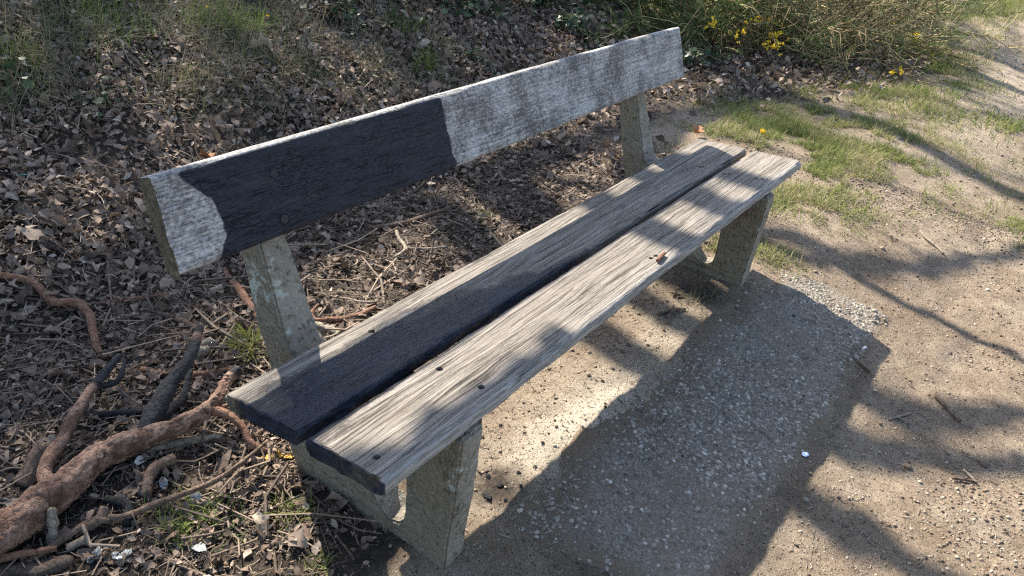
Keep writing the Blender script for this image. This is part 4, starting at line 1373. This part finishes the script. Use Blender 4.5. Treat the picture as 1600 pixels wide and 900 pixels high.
for i, (dx, dy, s, dz) in enumerate(((0, 0, .016, .008), (.018, -.014, .012, .008), (-.012, .012, .011, .006), (.03, -.03, .013, .006), (.022, -.004, .010, .014), (-.02, -.006, .009, .005))):
    bm = bmesh.new()
    bmesh.ops.create_icosphere(bm, subdivisions=2, radius=1)
    co = np.array([v.co[:] for v in bm.verts])
    f = 1+.6*fbm(co[:, 0]*1.6+i*9, co[:, 1]*1.6, co[:, 2]*1.6, 90+i, 3)
    for v, c in zip(bm.verts, co*f[:, None]*s*.62*np.array([1, 1, .5])):
        v.co = c
    me = bpy.data.meshes.new('cap')
    bm.to_mesh(me)
    bm.free()
    o = link('cap', me, M['fungus'], fz)
    o.location = (dx, dy, dz)

# ------------------------------------------------------------------ leafy plants on the bank
def ivy_leaf():
    V = np.array([(0, 0, 0), (.28, -.38, .06), (.55, -.30, .0), (.62, -.05, -.02), (1.0, 0, -.1), (.62, .05, -.02), (.55, .30, .0), (.28, .38, .06), (.4, 0, -.03)], float)
    F = np.array([(0, 1, 8), (1, 2, 8), (2, 3, 8), (3, 4, 8), (4, 5, 8), (5, 6, 8), (6, 7, 8), (7, 0, 8)])
    return V, F
IV = ivy_leaf()
def plant(label, x, y, rad, h, nst, nl, ls, seed, mat='ivy', rb=(0, 1), cat='plant', name='bramble_plant', group=None):
    r = np.random.default_rng(seed)
    o = thing(name, label, cat, (x, y, g(x, y)), group)
    st = MB()
    pos, rot, sc, rv = [], [], [], []
    for i in range(nst):
        a = r.uniform(0, 6.28)
        L = rad*r.uniform(.5, 1.2)
        e = np.array([x+L*math.cos(a), y+L*math.sin(a), 0])
        m = (np.array([x, y, 0])+e)/2
        b0 = np.array([x+r.normal(0, .03), y+r.normal(0, .03), 0])
        P = [(*b0[:2], g(*b0[:2])), (*m[:2], g(*m[:2])+h*r.uniform(.6, 1.1)), (*e[:2], g(*e[:2])+h*r.uniform(.1, .7))]
        Pp, Rr = smooth_path(P, [.003, .0022, .001], 6)
        st.tube(Pp, Rr, sides=4, smoothp=False, a=.3)
        for k in range(int(nl*(2.2 if nl > 60 else 1)/nst)):
            t = r.uniform(.15, 1)
            p = Pp[int(t*(len(Pp)-1))]+r.normal(0, .02, 3)
            pos.append(p)
            rot.append((r.normal(0, .5), r.normal(.2, .5), r.uniform(0, 6.28)))
            sc.append(ls*r.uniform(.5, 1.15))
            rv.append(rb[0]+(rb[1]-rb[0])*r.random())
    rot = np.array(rot)
    V, Fc, ii = scatter(IV, np.array(pos), rotm(rot[:, 0], rot[:, 1], rot[:, 2]), np.array(sc))
    me = mesh_np('leaves', V-np.array(o.location), Fc, {'rnd': np.array(rv)[ii]}, False)
    link('leaves', me, M[mat], o, kind='stuff')
    st.build('stems', M['stem'], o, kind='stuff')
    return o
plant('small dark green plant among dead leaves left on the bank', .97, 2.36, .12, .06, 7, 40, .05, 301)
plant('green leafy plant cut by the left edge of the picture', .74, 2.60, .12, .12, 6, 34, .06, 302, rb=(.5, 1))
plant('dark ivy clump at the top centre left of the bank', 2.98, 2.80, .35, .16, 14, 150, .06, 303)
plant('dark ivy clump at the top centre above the burnt backrest', 3.55, 2.78, .4, .18, 16, 190, .06, 304)
plant('broad green bramble at the top centre of the bank', 4.15, 2.78, .4, .22, 16, 200, .065, 305, rb=(.2, 1))
plant('green bramble at the top right of centre above the board', 4.7, 2.75, .4, .2, 16, 190, .065, 306, rb=(.1, 1))
plant('low ivy patch in front of the tall bramble on the bank', 2.62, 2.66, .22, .10, 9, 80, .05, 307)
plant('grey-green low plant just above the far half of the backrest', 4.55, 2.36, .25, .10, 9, 90, .06, 308)
plant('low dark plant above the middle of the backrest', 3.62, 2.55, .22, .08, 8, 70, .055, 309)
plant('dark green bramble where the bank meets the bush', 5.3, 2.75, .5, .25, 16, 190, .07, 310, rb=(.1, .9))
plant('dark ivy clump at the top left corner of the bank', 1.3, 3.05, .3, .14, 10, 100, .05, 311)
plant('dark leafy clump at the top left above the grass tuft', 2.25, 2.98, .3, .15, 12, 120, .05, 312)
plant('low green plants in front of the dry bush on the leaves', 4.9, 1.75, .3, .10, 10, 100, .07, 313, rb=(.2, 1))
plant('small weed at the far left edge by the crooked stick', .22, 1.86, .07, .04, 5, 22, .04, 314)
plant('small ivy sprig above the near part of the backrest', 3.15, 2.25, .15, .06, 6, 40, .05, 315)

# ------------------------------------------------------------------ dry flowering bush, upper right
def bush(label, x, y, h, rad, nst, ntw, seed, green=0, flowers=(), name='gorse_bush', dry=True, lean=(0, 0)):
    r = np.random.default_rng(seed)
    o = thing(name, label, 'bush', (x, y, g(x, y)))
    st, nd = MB(), MB()
    tips = []
    for i in range(nst):
        a = r.uniform(0, 6.28)
        el = r.uniform(.08, 1.2)
        L = rad*r.uniform(.6, 1.15)
        b = np.array([x+r.normal(0, rad*.16), y+r.normal(0, rad*.16), 0])
        b[2] = g(b[0], b[1])
        d = np.array([math.cos(a)*math.cos(el)+lean[0], math.sin(a)*math.cos(el)+lean[1], math.sin(el)*h/rad])
        p1 = b+d*L*.4+np.array([0, 0, .08])
        p2 = b+d*L*.75+r.normal(0, .05, 3)
        p3 = b+d*L+r.normal(0, .08, 3)-np.array([0, 0, .06*L])
        for p in (p1, p2, p3):
            p[2] = max(p[2], g(p[0], p[1])+.02)
        P, R = smooth_path([b, p1, p2, p3], [.009, .006, .004, .0018], 5)
        tone = r.random()
        st.tube(P, R, sides=4, smoothp=False, a=tone*.7)
        for k in range(ntw):
            t = r.uniform(.25, 1)
            j = int(t*(len(P)-1))
            q0 = P[j]
            dd = d+r.normal(0, .7, 3)
            dd /= np.linalg.norm(dd)
            l = rad*r.uniform(.10, .3)
            q1 = q0+dd*l*.5+r.normal(0, .015, 3)
            q2 = q0+dd*l+r.normal(0, .03, 3)
            q2[2] = max(q2[2], g(q2[0], q2[1])+.01)
            st.tube([q0, q1, q2], [.0032, .0024, .0012], sides=3, smoothp=False, a=np.clip(tone+r.normal(0, .25), 0, 1))
            tips.append(q2)
            if green:
                for s_ in range(green):
                    c = q0+(q2-q0)*r.random()
                    v = dd+r.normal(0, .6, 3)
                    v /= np.linalg.norm(v)
                    w = np.cross(v, r.normal(0, 1, 3)); w = w/np.linalg.norm(w)*.004
                    l2 = r.uniform(.03, .07)
                    nd.add([c-w, c+w, c+v*l2], None, [(0, 1, 2)], r.random())
    st.build('stems', M['stem'], o, kind='stuff')
    if green:
        nd.build('needles', M['pine_needle'], o, False, kind='stuff')
    for (fx, fy, fz) in flowers:
        mb = MB()
        for k in range(7):
            c = np.array([fx-.5, fy-.17, fz-.02])+r.normal(0, .026, 3)
            for s_ in range(5):
                v = r.normal(0, 1, 3); v /= np.linalg.norm(v)
                w = np.cross(v, r.normal(0, 1, 3)); w = w/np.linalg.norm(w)
                mb.add([c, c+v*.011+w*.008, c+v*.022, c+v*.011-w*.008], [(0, 1, 2, 3)], None, r.random())
        mb.build('flower_cluster', M['flower'], o, False, kind='stuff')
    return o
bush('dry straw-coloured gorse bush with sparse yellow flowers at the upper right', 6.75, 1.45, .75, 1.35, 110, 28, 401, 3,
     [(6.43, 1.53, .3), (6.25, 1.42, .25), (6.24, 1.49, .25), (6.06, 1.43, .22), (6.5, 1.66, .3), (6.04, 1.35, .2), (8.0, .95, .28), (7.9, .75, .14), (6.45, .56, .10), (7.5, .5, .08), (7.7, .85, .3)], lean=(.0, -.1))
bush('dark green gorse shrub behind the far end of the backrest', 5.85, 2.0, .8, .95, 60, 18, 402, 18, [(5.65, 1.75, .35), (6.1, 1.6, .32), (5.9, 1.62, .28)])
bush('shaded green shrub at the top edge beyond the dry bush', 9.3, 2.3, .9, 1.1, 34, 14, 403, 12, ())
for i, (x, y, z) in enumerate(((3.72, .62, .05), (5.75, .78, .04), (1.80, 2.80, .62), (2.06, 2.68, .55))):
    mb = MB()
    r = np.random.default_rng(500+i)
    for s_ in range(9):
        v = r.normal(0, 1, 3); v[2] = abs(v[2]); v /= np.linalg.norm(v)
        w = np.cross(v, r.normal(0, 1, 3)); w = w/np.linalg.norm(w)
        mb.add(np.array([(0, 0, 0), v*.012+w*.01, v*.026, v*.012-w*.01])+np.array([0, 0, .004]), [(0, 1, 2, 3)], None, r.random())
    o = mb.build('fallen_flower', M['flower'], None, False, label=('yellow flower lying in the grass beyond the far seat end', 'yellow flower on the dead leaves before the dry bush',
                 'yellow flower in the long bank grass, upper of two', 'yellow flower in the long bank grass, lower of two')[i], category='flower')
    o.location = (x, y, g(x, y)+.015+(.06 if i > 1 else 0))
    if i > 1:
        o.scale = (.45, .45, .45)

# ------------------------------------------------------------------ pines beyond the bank: they stand above the picture and throw its dappled shade
def aloft(fx, fy, s):
    return np.array([fx+SX*s, fy+SY*s, s])
def pine(label, x, y, h, r0, limbs, clumps, seed, ctw=170, cr=.36):
    """limbs: list of (points, radius) ; clumps: (fx, fy, s, radius)"""
    r = np.random.default_rng(seed)
    b = np.array([x, y, g(x, y)-.1])
    o = thing('pine_tree', label, 'tree', b)
    top = b+np.array([r.normal(0, .15), r.normal(0, .15), h])
    tr = MB()
    tr.tube([b, b+(top-b)*.33+r.normal(0, .05, 3), b+(top-b)*.66+r.normal(0, .08, 3), top], [r0, r0*.8, r0*.55, r0*.15], sides=12, n=10, bump=.12, seed=seed, a=0.0)
    tr.build('trunk', M['trunk'], o, True, 'char')
    def at(z):
        f = np.clip((z-b[2])/h, 0, 1)
        return b+(top-b)*f
    for P, R in limbs:
        P = [np.array(p, float) for p in P]
        root = at(min(P[0][2]+.3, top[2]-.1))
        lb = MB()
        pts = [root]+P
        lb.tube(pts, np.linspace(R*1.5, R*.55, len(pts)), sides=8, n=7, bump=.15, wob=.03, seed=seed, a=0.0)
        Pp, _ = smooth_path(pts, np.ones(len(pts)), 6)
        for k in range(int(len(Pp)*.15)):
            j = r.integers(len(Pp)//3, len(Pp))
            d = r.normal(0, 1, 3); d[2] *= .5
            d /= np.linalg.norm(d)
            l = r.uniform(.15, .5)
            lb.tube([Pp[j], Pp[j]+d*l*.5, Pp[j]+d*l+np.array([0, 0, .05])], [.012, .008, .003], sides=4, smoothp=False, a=0.0)
        lb.build('limb', M['trunk'], o, True, 'char')
    if clumps:
        fo, lb = MB(), MB()
        for (fx, fy, s, rad) in clumps:
            c = aloft(fx, fy, s)
            n = int(ctw*(rad/cr)**2)
            p = c+r.normal(0, 1, (n, 3))*np.array([rad, rad, rad*.6])*.55
            d = r.normal(0, 1, (n, 3)); d /= np.linalg.norm(d, axis=1, keepdims=True)
            w = np.cross(d, r.normal(0, 1, (n, 3))); w = w/np.linalg.norm(w, axis=1, keepdims=True)*r.uniform(.010, .028, (n, 1))
            l = r.uniform(.08, .22, (n, 1))
            V = np.stack([p-w, p+w, p+d*l], 1).reshape(-1, 3)
            fo.add(V, None, np.arange(3*n).reshape(n, 3), .3)
            root = at(min(c[2]+.6, top[2]-.2))
            mid = (root+c)/2+r.normal(0, .15, 3)
            lb.tube([root, mid, c], [.02, .014, .006], sides=5, n=5, a=0.0)
        fo.build('crown', M['pine_needle'], o, False, kind='stuff')
        lb.build('branches', M['trunk'], o, True, 'char', kind='stuff')
    return o

rs = np.random.default_rng(77)
def fill(x0, x1, y0, y1, n, smin, smax, r0, r1, keep=lambda x, y: True):
    out = []
    while len(out) < n:
        x, y = rs.uniform(x0, x1), rs.uniform(y0, y1)
        if keep(x, y):
            out.append((x, y, rs.uniform(smin, smax), rs.uniform(r0, r1)))
    return out
LA = [aloft(1.45, 1.3, 5), aloft(1.30, .6, 4.8), aloft(1.19, 0, 4.7), aloft(1.04, -.42, 4.6), aloft(1.05, -.58, 4.5), aloft(1.02, -.75, 4.5), aloft(.95, -1.3, 4.5)]
LC = [aloft(1.95, 1.4, 4.8), aloft(1.58, .3, 4.6), aloft(1.42, -.3, 4.5), aloft(1.38, -.47, 4.5), aloft(1.51, -.64, 4.5), aloft(1.64, -.83, 4.5), aloft(1.8, -1.3, 4.4)]
LB = [aloft(2.1, 1.2, 5.2), aloft(1.8, .2, 5.0), aloft(1.68, -.47, 4.9), aloft(1.79, -.64, 4.9), aloft(1.93, -.87, 4.8), aloft(2.1, -1.3, 4.8)]
LD = [aloft(2.6, 1.6, 3.4), aloft(2.35, .6, 3.4), aloft(2.29, -.03, 3.3), aloft(2.40, -.27, 3.3), aloft(2.41, -.53, 3.2), aloft(2.31, -.80, 3.2), aloft(2.1, -1.2, 3.2)]
LE = [aloft(2.6, .8, 5.0), aloft(2.45, -.11, 4.6), aloft(2.95, -.46, 4.5), aloft(3.5, -.8, 4.5)]
LF = [aloft(-.75, 1.4, 3.6), aloft(-.62, .5, 3.4), aloft(-.42, -.2, 3.2), aloft(-.18, -.41, 3.1), aloft(.10, -.43, 3.0), aloft(.40, -.39, 3.0)]
shade1 = fill(-1.8, 3.6, 2.0, 4.6, 46, 5, 8, .30, .5)
shade2 = fill(-1.6, .30, .85, 2.2, 15, 4.5, 6, .22, .36, lambda x, y: y > .75+.9*max(0, x))
shade3 = fill(.35, 3.3, 1.45, 2.1, 9, 5, 7, .18, .32)
shade4 = fill(3.2, 5.6, 2.0, 4.2, 18, 5, 8, .25, .45)
shade5 = fill(9.8, 15.0, .5, 3.5, 36, 6, 9, .45, .7)
light6 = fill(3.4, 9.0, -1.0, 1.0, 6, 8, 9.5, .2, .45)
pine('tall pine beyond the bank on the left, shading the bench and leaves', 1.0, 6.6, 9.5, .17, [(LA, .075), (LC, .06), (LF, .055)], shade1+shade2+shade3, 601)
pine('slender pine beyond the bank above the dry bush', 7.5, 6.5, 9.0, .19, [(LB, .07), (LD, .03), (LE, .055)], shade4[:9], 602)
pine('broad pine beyond the dry bush', 10.2, 6.9, 10.0, .16, [], shade4[9:]+light6, 603)
pine('far pine shading the end of the path', 11.8, 8.0, 11.0, .2, [], shade5, 604)
